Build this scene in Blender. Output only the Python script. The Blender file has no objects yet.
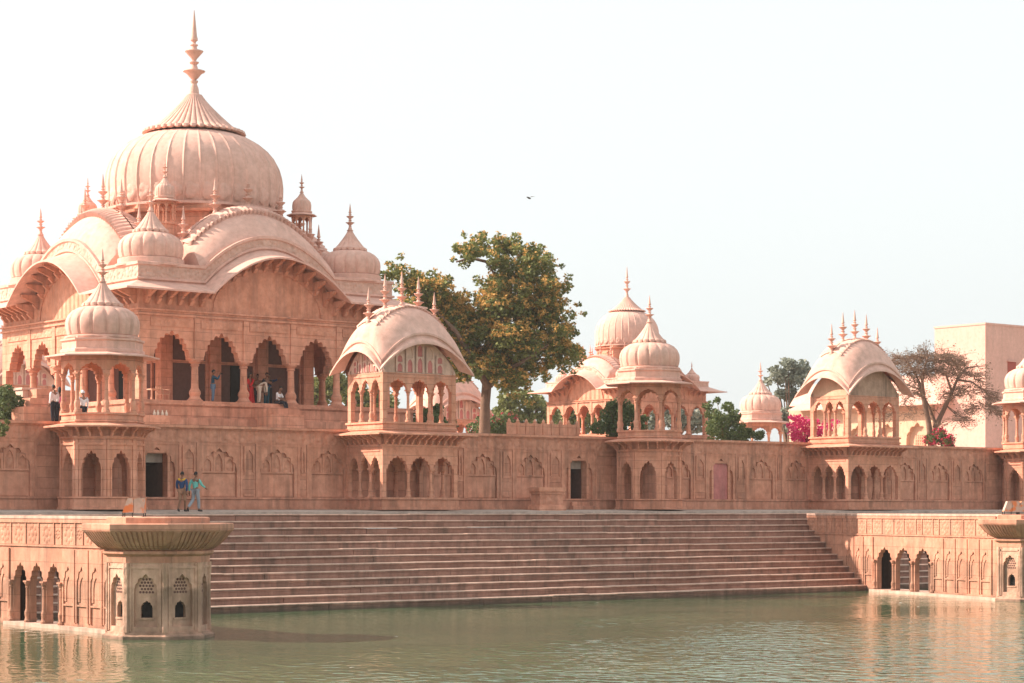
import bpy, math, random
from math import sin, cos, pi, radians, sqrt, exp, atan2
from mathutils import Vector, Matrix, noise as mnoise
random.seed(11)
S = bpy.context.scene
COL = S.collection

# ------------------------------------------------------------------ camera, sky, sun, exposure
PSI = radians(38.9)
CP, SP = cos(PSI), sin(PSI)
F = 2140.0                     # focal length in pixels of the 1024 px wide picture
HZ = 509.0                     # row of the horizon
CAMZ = 0.03
cam_d = bpy.data.cameras.new("camera")
cam = bpy.data.objects.new("camera", cam_d); COL.objects.link(cam)
cam.location = (0, 0, CAMZ)
cam.rotation_euler = (radians(90), 0, -PSI)
cam_d.sensor_width = 36.0
cam_d.lens = F / 1024 * 36
cam_d.shift_y = (HZ - 341.5) / 1024
cam_d.clip_start = 0.5; cam_d.clip_end = 6000
S.camera = cam

SUN_EL = radians(34)
SUN_H = Vector((-0.70, 0.714)).normalized()      # horizontal direction towards the sun
SUN_V = Vector((SUN_H.x * cos(SUN_EL), SUN_H.y * cos(SUN_EL), sin(SUN_EL)))
world = bpy.data.worlds.new("World"); S.world = world; world.use_nodes = True
wn = world.node_tree.nodes; wl = world.node_tree.links
sky = wn.new("ShaderNodeTexSky"); sky.sky_type = 'NISHITA'; sky.sun_disc = False
sky.sun_elevation = SUN_EL
sky.sun_rotation = atan2(SUN_H.x, SUN_H.y)
sky.air_density = 1.0; sky.dust_density = 4.2; sky.ozone_density = 1.0; sky.altitude = 0
hsv = wn.new("ShaderNodeHueSaturation"); hsv.inputs["Saturation"].default_value = 0.18
wl.new(sky.outputs[0], hsv.inputs["Color"])
hz = wn.new("ShaderNodeMix"); hz.data_type = 'RGBA'; hz.inputs["Factor"].default_value = 0.86      # thick white haze evens out the clear sky
hz.inputs["B"].default_value = (1.70, 1.80, 1.79, 1)
wl.new(hsv.outputs[0], hz.inputs["A"]); wl.new(hz.outputs["Result"], wn["Background"].inputs["Color"])
wn["Background"].inputs["Strength"].default_value = 0.15
sun_d = bpy.data.lights.new("sun", 'SUN'); sun_d.energy = 2.8; sun_d.angle = radians(0.6); sun_d.color = (1.0, 0.81, 0.67)
sun = bpy.data.objects.new("sun", sun_d); COL.objects.link(sun)
sun.rotation_euler = SUN_V.to_track_quat('Z', 'Y').to_euler()
sun.location = (0, 0, 60)
S.view_settings.view_transform = 'Standard'; S.view_settings.look = 'None'
S.view_settings.exposure = 1.76; S.view_settings.gamma = 1.0
S.render.engine = 'CYCLES'
S.cycles.max_bounces = 6; S.cycles.diffuse_bounces = 3; S.cycles.glossy_bounces = 3; S.cycles.transparent_max_bounces = 6
S.cycles.caustics_reflective = False; S.cycles.caustics_refractive = False
try:
    S.cycles.use_denoising = True
except Exception: pass

def W(px, zc):                 # ground-plan point seen in column px at depth zc
    u = (px - 512) / F
    return (zc * (SP + u * CP), zc * (CP - u * SP))
def WY(px, Y):                 # ground-plan point seen in column px on the plane y = Y
    u = (px - 512) / F
    zc = Y / (CP - u * SP)
    return (zc * (SP + u * CP), Y)
def ZC(X, Y): return X * SP + Y * CP
def ZH(py, zc): return CAMZ + (HZ - py) * zc / F    # height seen in row py at depth zc

# ------------------------------------------------------------------ materials
def mat(name, rough=0.85):
    m = bpy.data.materials.new(name); m.use_nodes = True
    b = m.node_tree.nodes["Principled BSDF"]; b.inputs["Roughness"].default_value = rough
    if "Specular IOR Level" in b.inputs: b.inputs["Specular IOR Level"].default_value = 0.3
    return m, m.node_tree.nodes, m.node_tree.links, b
def plain(name, col, rough=0.7, var=0.15, scale=6.0, metal=0):
    m, n, l, b = mat(name, rough); b.inputs["Metallic"].default_value = metal
    g = n.new("ShaderNodeNewGeometry"); t = n.new("ShaderNodeTexNoise"); t.inputs["Scale"].default_value = scale; t.inputs["Detail"].default_value = 5
    l.new(g.outputs["Position"], t.inputs["Vector"])
    r = n.new("ShaderNodeMix"); r.data_type = 'RGBA'
    r.inputs["A"].default_value = (*[c * (1 - var) for c in col], 1); r.inputs["B"].default_value = (*[min(1, c * (1 + var)) for c in col], 1)
    l.new(t.outputs[0], r.inputs["Factor"]); l.new(r.outputs["Result"], b.inputs["Base Color"])
    return m
def math_node(n, l, op, a, b=None, clamp=False):
    q = n.new("ShaderNodeMath"); q.operation = op; q.use_clamp = clamp
    for i, x in enumerate((a, b)):
        if x is None: continue
        if isinstance(x, (int, float)): q.inputs[i].default_value = x
        else: l.new(x, q.inputs[i])
    return q.outputs[0]
def stone(name, c1, c2, stain=(0.16, 0.10, 0.075), stain_amt=0.5, blocks=None, carve=0.0, carve_scale=3.0, stripes=0.0, rough=0.88, block_jit=0.25, grain=0.25, low_stain=None, blotch=0.55):
    """weathered sandstone: two hues, dark streaks running down, optional ashlar joints and carved relief"""
    m, n, l, b = mat(name, rough)
    g = n.new("ShaderNodeNewGeometry"); pos = g.outputs["Position"]
    def nz(scale, detail=5, vec=None, rgh=0.6):
        t = n.new("ShaderNodeTexNoise"); t.inputs["Scale"].default_value = scale; t.inputs["Detail"].default_value = detail; t.inputs["Roughness"].default_value = rgh
        l.new(vec or pos, t.inputs["Vector"]); return t.outputs[0]
    def mapped(sx, sy, sz):
        q = n.new("ShaderNodeMapping"); q.inputs["Scale"].default_value = (sx, sy, sz); l.new(pos, q.inputs["Vector"]); return q.outputs[0]
    def ramp(v, a, bb):
        q = n.new("ShaderNodeMapRange"); q.inputs["From Min"].default_value = a; q.inputs["From Max"].default_value = bb; l.new(v, q.inputs["Value"]); return q.outputs[0]
    def mix(f, a, bb, mode='MIX'):
        q = n.new("ShaderNodeMix"); q.data_type = 'RGBA'; q.blend_type = mode
        for k, x in (("Factor", f), ("A", a), ("B", bb)):
            if isinstance(x, (int, float)): q.inputs[k].default_value = x
            elif isinstance(x, tuple): q.inputs[k].default_value = (*x, 1)
            else: l.new(x, q.inputs[k])
        return q.outputs["Result"]
    col = mix(ramp(nz(0.55, 6), 0.32, 0.68), c1, c2)
    col = mix(0.45, col, mix(ramp(nz(3.7, 6), 0.3, 0.7), tuple(x * 0.82 for x in c1), tuple(min(1, x * 1.12) for x in c2)))
    heights = []
    # blotchy weathering at hand-width and metre scale
    bl_ = n.new("ShaderNodeMix"); bl_.data_type = 'RGBA'; bl_.blend_type = 'MULTIPLY'; bl_.inputs["Factor"].default_value = blotch
    rb = n.new("ShaderNodeValToRGB"); rb.color_ramp.elements[0].position = .30; rb.color_ramp.elements[0].color = (0.50, 0.45, 0.43, 1); rb.color_ramp.elements[1].position = .66; rb.color_ramp.elements[1].color = (1.12, 1.12, 1.12, 1)
    l.new(nz(1.5, 8, mapped(1.25, 1.25, .8), .68), rb.inputs[0]); l.new(col, bl_.inputs["A"]); l.new(rb.outputs[0], bl_.inputs["B"]); col = bl_.outputs["Result"]
    if blocks:
        sep = n.new("ShaderNodeSeparateXYZ"); l.new(pos, sep.inputs[0])
        add = math_node(n, l, 'ADD', sep.outputs[0], sep.outputs[1])
        cmb = n.new("ShaderNodeCombineXYZ"); l.new(add, cmb.inputs[0]); l.new(sep.outputs[2], cmb.inputs[1])
        br = n.new("ShaderNodeTexBrick"); l.new(cmb.outputs[0], br.inputs["Vector"])
        br.inputs["Scale"].default_value = 1.0; br.inputs["Brick Width"].default_value = blocks[0]; br.inputs["Row Height"].default_value = blocks[1]
        br.inputs["Mortar Size"].default_value = 0.010; br.inputs["Mortar Smooth"].default_value = 0.3; br.inputs["Bias"].default_value = 0.0
        br.inputs["Color1"].default_value = (1 - block_jit, 1 - block_jit * 1.15, 1 - block_jit * 1.2, 1); br.inputs["Color2"].default_value = (1.0, 1.0, 1.0, 1); br.inputs["Mortar"].default_value = (0.62, 0.58, 0.55, 1)
        col = mix(0.85, col, br.outputs["Color"], 'MULTIPLY')
        heights.append((math_node(n, l, 'SUBTRACT', 1.0, br.outputs["Fac"]), 0.012))
    st = math_node(n, l, 'MULTIPLY', ramp(nz(1.0, 6, mapped(2.6, 2.6, 0.22)), 0.46, 0.68), ramp(nz(0.35, 4), 0.32, 0.58))
    col = mix(math_node(n, l, 'MULTIPLY', st, stain_amt, True), col, stain)
    if low_stain:
        sp2 = n.new("ShaderNodeSeparateXYZ"); l.new(pos, sp2.inputs[0])
        band = math_node(n, l, 'ADD', sp2.outputs[2], math_node(n, l, 'MULTIPLY', nz(1.2, 4), 0.9))
        f = ramp(band, low_stain[0] + 0.15, low_stain[0])
        f2 = math_node(n, l, 'MULTIPLY', f, ramp(nz(0.9, 6, mapped(1.3, 1.3, 0.5)), 0.36, 0.62))
        col = mix(math_node(n, l, 'MULTIPLY', f2, low_stain[1], True), col, (0.17, 0.115, 0.08))
        tide = ramp(math_node(n, l, 'ADD', sp2.outputs[2], math_node(n, l, 'MULTIPLY', nz(2.2, 5), 0.32)), -3.66, -3.84)
        col = mix(math_node(n, l, 'MULTIPLY', tide, 0.62), col, (0.055, 0.05, 0.035))
    if carve:
        vo = n.new("ShaderNodeTexVoronoi"); vo.feature = 'SMOOTH_F1'; vo.inputs["Scale"].default_value = carve_scale; l.new(pos, vo.inputs["Vector"])
        h = ramp(vo.outputs["Distance"], 0.15, 0.62)
        heights.append((h, carve))
        col = mix(math_node(n, l, 'MULTIPLY', h, 0.16), col, tuple(x * 0.5 for x in c1))
    if stripes:
        wv = n.new("ShaderNodeTexWave"); wv.bands_direction = 'DIAGONAL'; wv.inputs["Scale"].default_value = 1.4; wv.inputs["Distortion"].default_value = 0.6; l.new(mapped(1, 1, 0.0), wv.inputs["Vector"])
        heights.append((wv.outputs["Fac"], stripes))
    heights.append((nz(22, 6), 0.012 * grain * 2))
    tot = None
    for h, k in heights:
        x = math_node(n, l, 'MULTIPLY', h, k)
        tot = x if tot is None else math_node(n, l, 'ADD', tot, x)
    bp = n.new("ShaderNodeBump"); bp.inputs["Strength"].default_value = 1.0; bp.inputs["Distance"].default_value = 1.0
    l.new(tot, bp.inputs["Height"]); l.new(bp.outputs[0], b.inputs["Normal"])
    l.new(col, b.inputs["Base Color"])
    return m
def leafy(name, cols, rough=0.6, trans=0.25):
    m, n, l, b = mat(name, rough)
    g = n.new("ShaderNodeNewGeometry"); r = n.new("ShaderNodeValToRGB")
    els = r.color_ramp.elements
    for i, c in enumerate(cols):
        e = els[i] if i < 2 else els.new(0.5)
        e.position = i / (len(cols) - 1); e.color = (*c, 1)
    t = n.new("ShaderNodeTexNoise"); t.inputs["Scale"].default_value = 0.7; t.inputs["Detail"].default_value = 3; l.new(g.outputs["Position"], t.inputs["Vector"])
    mx = math_node(n, l, 'ADD', math_node(n, l, 'MULTIPLY', g.outputs["Random Per Island"], 0.6), math_node(n, l, 'MULTIPLY', t.outputs[0], 0.45))
    l.new(mx, r.inputs[0]); l.new(r.outputs[0], b.inputs["Base Color"])
    tr = n.new("ShaderNodeBsdfTranslucent"); l.new(r.outputs[0], tr.inputs["Color"])
    ms = n.new("ShaderNodeMixShader"); ms.inputs[0].default_value = trans
    l.new(b.outputs[0], ms.inputs[1]); l.new(tr.outputs[0], ms.inputs[2]); l.new(ms.outputs[0], n["Material Output"].inputs["Surface"])
    return m

RED1, RED2 = (0.62, 0.262, 0.165), (0.77, 0.392, 0.275)
M = {}
M['wall'] = stone("red_sandstone_wall", RED1, RED2, stain=(0.17, 0.085, 0.055), stain_amt=0.62, blocks=(1.15, 0.46), block_jit=0.24, blotch=.42)
M['wall_carved'] = stone("red_sandstone_carved", RED1, RED2, stain=(0.17, 0.085, 0.055), stain_amt=0.6, carve=0.05, carve_scale=4.5, blotch=.42)
M['red'] = stone("red_sandstone_plain", RED1, RED2, stain=(0.17, 0.085, 0.055), stain_amt=0.65)
M['fresh'] = stone("pink_sandstone", (0.68, 0.292, 0.178), (0.80, 0.41, 0.29), stain_amt=0.45, blotch=0.4, blocks=(1.2, 0.42), block_jit=0.10)
M['fresh_carved'] = stone("pink_sandstone_carved", (0.67, 0.288, 0.174), (0.79, 0.40, 0.28), stain_amt=0.3, carve=0.04, carve_scale=5.0)
M['frieze'] = stone("pink_sandstone_vertical_relief", (0.67, 0.288, 0.174), (0.79, 0.40, 0.28), stain_amt=0.3, stripes=0.05)
M['pale'] = stone("pale_pink_dome_stone", (0.67, 0.375, 0.295), (0.78, 0.485, 0.40), stain=(0.34, 0.22, 0.17), stain_amt=0.45, grain=0.15, blotch=0.16)
M['pale_carved'] = stone("pale_pink_carved_band", (0.65, 0.37, 0.285), (0.75, 0.48, 0.385), stain=(0.40, 0.28, 0.22), stain_amt=0.3, carve=0.05, carve_scale=5.5, blotch=0.3)
M['ghat'] = stone("ghat_wall_sandstone", (0.58, 0.26, 0.165), (0.68, 0.36, 0.25), stain_amt=0.55, blocks=(1.3, 0.6), block_jit=0.14, low_stain=(-2.0, 0.55))
M['ghat_carved'] = stone("ghat_wall_carved", (0.58, 0.26, 0.165), (0.68, 0.36, 0.25), stain_amt=0.35, carve=0.03, carve_scale=3.2, low_stain=(-2.0, 0.55))
M['tower'] = stone("tower_grey_pink_sandstone", (0.64, 0.36, 0.25), (0.76, 0.48, 0.36), stain=(0.16, 0.11, 0.085), stain_amt=0.7, carve=0.012, carve_scale=7.0, low_stain=(-2.1, 0.7))
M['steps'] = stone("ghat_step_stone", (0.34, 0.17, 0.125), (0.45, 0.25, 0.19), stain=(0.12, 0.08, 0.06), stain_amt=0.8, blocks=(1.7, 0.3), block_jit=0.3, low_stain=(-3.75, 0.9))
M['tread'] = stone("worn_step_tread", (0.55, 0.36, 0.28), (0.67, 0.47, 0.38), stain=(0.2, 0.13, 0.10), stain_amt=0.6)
M['paving'] = stone("pale_grey_paving", (0.46, 0.37, 0.32), (0.55, 0.46, 0.40), stain=(0.22, 0.18, 0.15), stain_amt=0.5)
M['dark'] = plain("dark_timber_screen", (0.14, 0.065, 0.05), 0.7, 0.35)
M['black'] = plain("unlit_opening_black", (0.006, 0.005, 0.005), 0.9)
M['plaster'] = stone("pink_limewash", (0.68, 0.375, 0.30), (0.74, 0.435, 0.355), stain=(0.4, 0.25, 0.2), stain_amt=0.25, blotch=0.12)
M['plaster2'] = stone("cream_limewash", (0.64, 0.39, 0.26), (0.70, 0.46, 0.32), stain=(0.40, 0.24, 0.16), stain_amt=0.35, blotch=0.3)
M['white'] = stone("painted_white_plaster", (0.72, 0.48, 0.38), (0.80, 0.57, 0.47), stain=(0.35, 0.24, 0.2), stain_amt=0.4)
M['rose'] = stone("painted_rose_panel", (0.56, 0.17, 0.16), (0.66, 0.27, 0.25), stain=(0.2, 0.12, 0.1), stain_amt=0.35)
M['greystone'] = stone("soot_stained_tympanum", (0.44, 0.27, 0.195), (0.62, 0.41, 0.315), stain=(0.09, 0.06, 0.045), stain_amt=1.0)
M['shade_stone'] = stone("painted_shade_stone", (0.11, 0.065, 0.045), (0.17, 0.10, 0.075), stain=(0.04,0.035,0.03), stain_amt=0.7)  # shade inside the pier arcades, put into the colour of rear wall and ceiling
M['redwood'] = plain("red_painted_wood", (0.36, 0.07, 0.045), 0.6, 0.2)
M['bark'] = plain("brown_bark", (0.19, 0.115, 0.08), 0.95, 0.35, 5)
M['twig'] = plain("dry_twig_bark", (0.20, 0.125, 0.09), 0.95, 0.3, 5)
M['leaf'] = leafy("dark_green_leaves", [(0.085, 0.108, 0.030), (0.175, 0.20, 0.055), (0.27, 0.285, 0.09)])
M['bloom'] = leafy("orange_yellow_blossom", [(0.48, 0.25, 0.06), (0.60, 0.35, 0.10), (0.68, 0.44, 0.16)])
M['bush'] = leafy("mid_green_leaves", [(0.045, 0.07, 0.026), (0.10, 0.14, 0.045), (0.16, 0.20, 0.07)])
M['lightbush'] = leafy("pale_yellow_green_leaves", [(0.08, 0.10, 0.03), (0.17, 0.19, 0.06), (0.26, 0.27, 0.10)])
M['grey_leaf'] = leafy("grey_green_leaves", [(0.13, 0.15, 0.11), (0.22, 0.245, 0.19), (0.31, 0.33, 0.27)])
M['magenta'] = leafy("magenta_bracts", [(0.45, 0.01, 0.10), (0.68, 0.03, 0.17), (0.78, 0.07, 0.26)])
M['redflower'] = leafy("red_bracts", [(0.40, 0.02, 0.06), (0.60, 0.05, 0.11)])
M['dryleaf'] = leafy("sparse_dry_leaves", [(0.14, 0.085, 0.055), (0.21, 0.14, 0.09), (0.25, 0.18, 0.11)])

# ------------------------------------------------------------------ mesh builder
class MB:
    def __init__(s):
        s.v = []; s.f = []; s.set()
    def set(s, ox=0, oy=0, oz=0, a=0):
        s.ox, s.oy, s.oz, s.ca, s.sa = ox, oy, oz, cos(a), sin(a); return s
    def p(s, x, y, z): return (s.ox + x * s.ca - y * s.sa, s.oy + x * s.sa + y * s.ca, s.oz + z)
    def add(s, vs, fs):
        b = len(s.v); s.v += [s.p(*q) for q in vs]; s.f += [tuple(b + i for i in f) for f in fs]; return s
    def box(s, x0, x1, y0, y1, z0, z1):
        return s.add([(x0,y0,z0),(x1,y0,z0),(x1,y1,z0),(x0,y1,z0),(x0,y0,z1),(x1,y0,z1),(x1,y1,z1),(x0,y1,z1)],
                     [(3,2,1,0),(4,5,6,7),(0,1,5,4),(1,2,6,5),(2,3,7,6),(3,0,4,7)])
    def lathe(s, prof, n=16, x=0, y=0, z=0, ph=0, mod=None, cap=True):
        vs = []; fs = []
        for j, (r, h) in enumerate(prof):
            for i in range(n):
                a = ph + 2 * pi * i / n
                rr, dz = (r, 0) if mod is None else mod(a, j, r)
                vs.append((x + rr * cos(a), y + rr * sin(a), z + h + dz))
        for j in range(len(prof) - 1):
            for i in range(n):
                k = (i + 1) % n
                fs.append((j*n+i, j*n+k, (j+1)*n+k, (j+1)*n+i))
        if cap:
            fs.append(tuple(range(n - 1, -1, -1))); fs.append(tuple((len(prof)-1)*n + i for i in range(n)))
        return s.add(vs, fs)
    def octa(s, prof, z=0):            # octagon given by apothem, flat side to the front
        return s.lathe([(r / cos(pi/8), h) for r, h in prof], 8, z=z, ph=pi/8)
    def rings(s, rings, cap=True):
        n = len(rings[0]); vs = [q for r in rings for q in r]; fs = []
        for j in range(len(rings) - 1):
            for i in range(n):
                k = (i + 1) % n
                fs.append((j*n+i, j*n+k, (j+1)*n+k, (j+1)*n+i))
        if cap:
            fs.append(tuple(range(n - 1, -1, -1))); fs.append(tuple((len(rings)-1)*n + i for i in range(n)))
        return s.add(vs, fs)
    def tube(s, pts, rads, n=6):
        pts = [Vector(q) for q in pts]; rings = []
        for i, q in enumerate(pts):
            d = (pts[min(i+1, len(pts)-1)] - pts[max(i-1, 0)])
            d = d.normalized() if d.length > 1e-6 else Vector((0,0,1))
            u = d.cross(Vector((0.3,0.9,0.2)) if abs(d.z) > .8 else Vector((0,0,1))).normalized(); w = d.cross(u)
            rings.append([tuple(q + (u*cos(2*pi*k/n) + w*sin(2*pi*k/n)) * rads[i]) for k in range(n)])
        return s.rings(rings)
    def prism(s, poly, y0, y1):        # outline in x,z pushed from y0 to y1
        n = len(poly); vs = [(x, y0, z) for x, z in poly] + [(x, y1, z) for x, z in poly]
        fs = [tuple(range(n)), tuple(range(2*n-1, n-1, -1))] + [(i, i+n, (i+1)%n+n, (i+1)%n) for i in range(n)]
        return s.add(vs, fs)
    def arch(s, x0, x1, z0, z1, y0, y1, hw, zs, za, lobes=3, zbot=None, cx=None):
        """wall panel with a cusped arch cut through; the front is y0, the back y1"""
        cx = (x0 + x1) / 2 if cx is None else cx
        zbot = z0 if zbot is None else zbot
        o = arch_curve(cx, hw, zs, za, lobes)
        pts = [(cx - hw, zbot)] + ([(cx - hw, zs)] if zs > zbot + 1e-4 else []) + o[1:-1] + ([(cx + hw, zs)] if zs > zbot + 1e-4 else []) + [(cx + hw, zbot)]
        n = len(pts); vs = []; fs = []
        for y in (y0, y1):
            vs += [(x, y, z) for x, z in pts]; vs += [(x, y, z1) for x, z in pts]
        B = 2 * n
        for i in range(n - 1):
            if abs(pts[i][0] - pts[i+1][0]) > 1e-5:
                fs.append((i, i+1, n+i+1, n+i)); fs.append((B+i, B+n+i, B+n+i+1, B+i+1))
            fs.append((i, B+i, B+i+1, i+1))
        s.add(vs, fs)
        s.add([(x0,y0,z1),(x1,y0,z1),(x1,y1,z1),(x0,y1,z1)], [(0,1,2,3)])
        for a, b, lo in ((x0, cx - hw, 1), (cx + hw, x1, 0)):
            if b - a > 1e-4:
                s.add([(a,y0,z0),(b,y0,z0),(b,y0,z1),(a,y0,z1),(a,y1,z0),(b,y1,z0),(b,y1,z1),(a,y1,z1)], [(0,1,2,3),(5,4,7,6),(4,5,1,0)] + ([(4,0,3,7)] if lo else [(1,5,6,2)]))
        if zbot > z0 + 1e-4: s.box(cx-hw, cx+hw, y0, y1, z0, zbot)
        return s
    def blind(s, x0, x1, z0, z1, y0, depth, hw, zs, za, lobes=3, zbot=None, cx=None):
        s.arch(x0, x1, z0, z1, y0, y0 + depth, hw, zs, za, lobes, zbot, cx)
        return s
    def build(s, name, m, parent=None, loc=None, smooth=35, kind=None):
        me = bpy.data.meshes.new(name); me.from_pydata(s.v, [], s.f); me.validate(); me.update()
        if smooth:
            me.polygons.foreach_set("use_smooth", [True] * len(me.polygons))
            try: me.set_sharp_from_angle(angle=radians(smooth))
            except Exception: pass
        me.materials.append(m)
        o = bpy.data.objects.new(name, me); COL.objects.link(o)
        if parent: o.parent = parent
        if loc: o.location = loc
        if kind: o["kind"] = kind
        return o
def arch_curve(cx, hw, zs, za, lobes):
    H = za - zs; half = []
    N = max(1, int((lobes + .5) * 4)) if lobes else 8
    px = -1e9
    for i in range(N + 1):
        t = i / N; th = t * pi / 2
        k = 1.0
        if lobes: k = 1 - 0.13 * (1 - abs(sin(t * (lobes + .5) * pi))) * (1 if t > 0 else 0)
        x = -hw * cos(th) * k; z = (H * 0.88 * sin(th) + H * 0.12 * t ** 5) * k
        x = max(x, px); px = x
        half.append((x, z))
    half[-1] = (0.0, H)
    return [(cx + x, zs + z) for x, z in half] + [(cx - x, zs + z) for x, z in half[-2::-1]]

def thing(name, label, cat, loc=(0,0,0), rz=0, group=None):
    o = bpy.data.objects.new(name, None); COL.objects.link(o); o.empty_display_size = .3
    o.location = loc; o.rotation_euler = (0,0,rz); o["label"] = label; o["category"] = cat
    if group: o["group"] = group
    return o
def tag(o, label, cat, group=None, kind=None):
    o["label"] = label; o["category"] = cat
    if group: o["group"] = group
    if kind: o["kind"] = kind
    return o
def put(o, parent, loc, rz=0, sc=None):
    """a copy of a part (and of its sub-parts) under a thing"""
    c = o.copy(); COL.objects.link(c); c.parent = parent; c.location = loc; c.rotation_euler = (0,0,rz)
    if sc: c.scale = (sc, sc, sc)
    for ch in o.children:
        d = ch.copy(); COL.objects.link(d); d.parent = c
    return c
def dup(root, loc, rz=0, label=None, skip=(), group=None):
    r = root.copy(); COL.objects.link(r); r.location = loc; r.rotation_euler = (0,0,rz)
    if label: r["label"] = label
    if group: r["group"] = group
    for ch in list(root.children):
        if ch.name.split(".")[0] in skip: continue
        c = ch.copy(); COL.objects.link(c); c.parent = r
        for g in ch.children:
            d = g.copy(); COL.objects.link(d); d.parent = c
    return r

# ------------------------------------------------------------------ shared ornaments
FIN = [(.085,0),(.085,.02),(.06,.03),(.05,.10),(.03,.15),(.045,.17),(.045,.185),(.02,.19),(.05,.22),(.085,.27),(.12,.29),(.115,.30),(.05,.31),(.03,.37),(.055,.39),(.055,.40),(.02,.41),(.035,.44),(.07,.48),(.10,.52),(.095,.53),(.04,.54),(.03,.58),(.045,.59),(.045,.60),(.02,.61),(.02,.63),(.042,.65),(.042,.67),(.033,.70),(.018,.86),(.003,1.0)]
def finial(mb, x, y, z, h, w=1.0, n=12):
    def sc(a, j, r): return (r * (1 + (.10 * abs(cos(4*a)) if r > .075*h*w else 0)), 0)
    mb.lathe([(r*h*w, t*h) for r, t in FIN], n, x, y, z, mod=sc); return mb
def lotus(mb, x, y, z, r0, r1, h, n=16, lip=1.0):
    """fluted cap with a scalloped hem"""
    prof = [(r0*.74, .02*h*lip), (r0*1.02, -.05*h*lip), (r0*1.08, -.01*h*lip), (r0*1.06, .06*h*lip), (r0*.92, .12*h*lip)] + [(r1 + (r0*.90-r1) * (1-t)**1.18, .12*h*lip + (1 - .12*lip)*h*t) for t in (.12,.25,.4,.55,.7,.85,1.0)]
    def pet(a, j, r):
        w = abs(sin(n*a/2))
        amp = .10 if j < 4 else .07
        return (r * (1 - amp * (1-w)**2), (-.06*h*w*lip if j in (1, 2) else 0))
    mb.lathe(prof, n*6, x, y, z, mod=pet); return mb
def ribbed(mb, x, y, z, prof, n, amp=.035, bead=False, per=6):
    def md(a, j, r):
        q = abs(sin(n*a/2))
        if bead: return (r * (1 + amp * max(0, 1 - q*4.6)), 0)
        return (r * (1 - amp * (1-q)**3), 0)
    mb.lathe(prof, n*per, x, y, z, mod=md); return mb
COLPROF = [(1.35,0),(1.35,.05),(1.15,.06),(.95,.10),(.98,.14),(1.16,.20),(1.12,.26),(.86,.31),(.74,.35),(.70,.55),(.66,.83),(.66,.85),(.86,.87),(.86,.89),(.72,.90),(.95,.94),(1.2,.965),(1.2,1.0)]
def column_mesh(name, m, h, r, n=10, flare=1.0):
    mb = MB(); mb.lathe([(r*q*(flare if t < .12 else 1), t*h) for q, t in COLPROF], n, ph=pi/n)
    mb.box(-r*1.25, r*1.25, -r*1.25, r*1.25, h, h + .06)
    return mb
_bk = {}
def bracket_mesh(d, h, w):
    """curved stone bracket under an eave, sticking out to local -y"""
    mb = MB(); o = [(0, 0), (-.12*d, -.02*h), (-.35*d, .30*h), (-.30*d, .42*h), (-.65*d, .62*h), (-.95*d, .80*h), (-d, h), (0, h)]
    n = len(o)
    vs = [(-w/2, y, z) for y, z in o] + [(w/2, y, z) for y, z in o]
    mb.add(vs, [tuple(range(n-1,-1,-1)), tuple(range(n, 2*n))] + [(i, (i+1)%n, (i+1)%n+n, i+n) for i in range(n)])
    return mb
def ring_curve(hx, hy, z, rf, rs, nf=20, ns=14, pw=2.1):
    """closed outline of a curved bangla roof course: front, right, back, left"""
    r = []
    for i in range(nf): t = -1 + 2*i/nf; r.append((t*hx, -hy, z + rf*(1-abs(t)**pw)))
    for i in range(ns): t = -1 + 2*i/ns; r.append((hx, t*hy, z + rs*(1-abs(t)**pw)))
    for i in range(nf): t = 1 - 2*i/nf; r.append((t*hx, hy, z + rf*(1-abs(t)**pw)))
    for i in range(ns): t = 1 - 2*i/ns; r.append((-hx, t*hy, z + rs*(1-abs(t)**pw)))
    return r
# ------------------------------------------------------------------ the setting: water, walkway, steps, terrace floor, far ground
WATER = CAMZ - 4.08
YW, YSTEP, YBOT = 83.5, 79.0, 72.0
wm, n_, l_, b_ = mat("murky_green_water", 0.06)
b_.inputs["IOR"].default_value = 1.33
b_.inputs["Specular IOR Level"].default_value = 0.5
g = n_.new("ShaderNodeNewGeometry")
def wmap(sx, sy, rot=0.0):
    q = n_.new("ShaderNodeMapping"); q.inputs["Scale"].default_value = (sx, sy, 1); q.inputs["Rotation"].default_value = (0, 0, rot); l_.new(g.outputs["Position"], q.inputs["Vector"]); return q.outputs[0]
def wnoise(vec, sc, det=3):
    t = n_.new("ShaderNodeTexNoise"); t.inputs["Scale"].default_value = sc; t.inputs["Detail"].default_value = det; l_.new(vec, t.inputs["Vector"]); return t.outputs[0]
big = wnoise(wmap(.10, .10), 1.0, 3)
rc = n_.new("ShaderNodeValToRGB"); rc.color_ramp.elements[0].position = .35; rc.color_ramp.elements[1].position = .65
rc.color_ramp.elements[0].color = (0.052, 0.098, 0.048, 1); rc.color_ramp.elements[1].color = (0.092, 0.138, 0.070, 1)
l_.new(big, rc.inputs[0]); l_.new(rc.outputs[0], b_.inputs["Base Color"])
r1 = wnoise(wmap(1.0, .8, -PSI), 2.3, 1); r2 = wnoise(wmap(1.0, .8, .5), 3.6, 2)
gust = n_.new("ShaderNodeMapRange"); gust.inputs["From Min"].default_value = .42; gust.inputs["From Max"].default_value = .74; gust.inputs["To Min"].default_value = .45; gust.inputs["To Max"].default_value = 3.3
sy_ = n_.new("ShaderNodeSeparateXYZ"); l_.new(g.outputs["Position"], sy_.inputs[0])
near = n_.new("ShaderNodeMapRange"); near.inputs["From Min"].default_value = 64; near.inputs["From Max"].default_value = 36; near.inputs["To Min"].default_value = -.14; near.inputs["To Max"].default_value = .34
l_.new(math_node(n_, l_, 'SUBTRACT', sy_.outputs[1], math_node(n_, l_, 'MULTIPLY', sy_.outputs[0], .22)), near.inputs["Value"]); near.inputs["From Min"].default_value = 50; near.inputs["From Max"].default_value = 24
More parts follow.
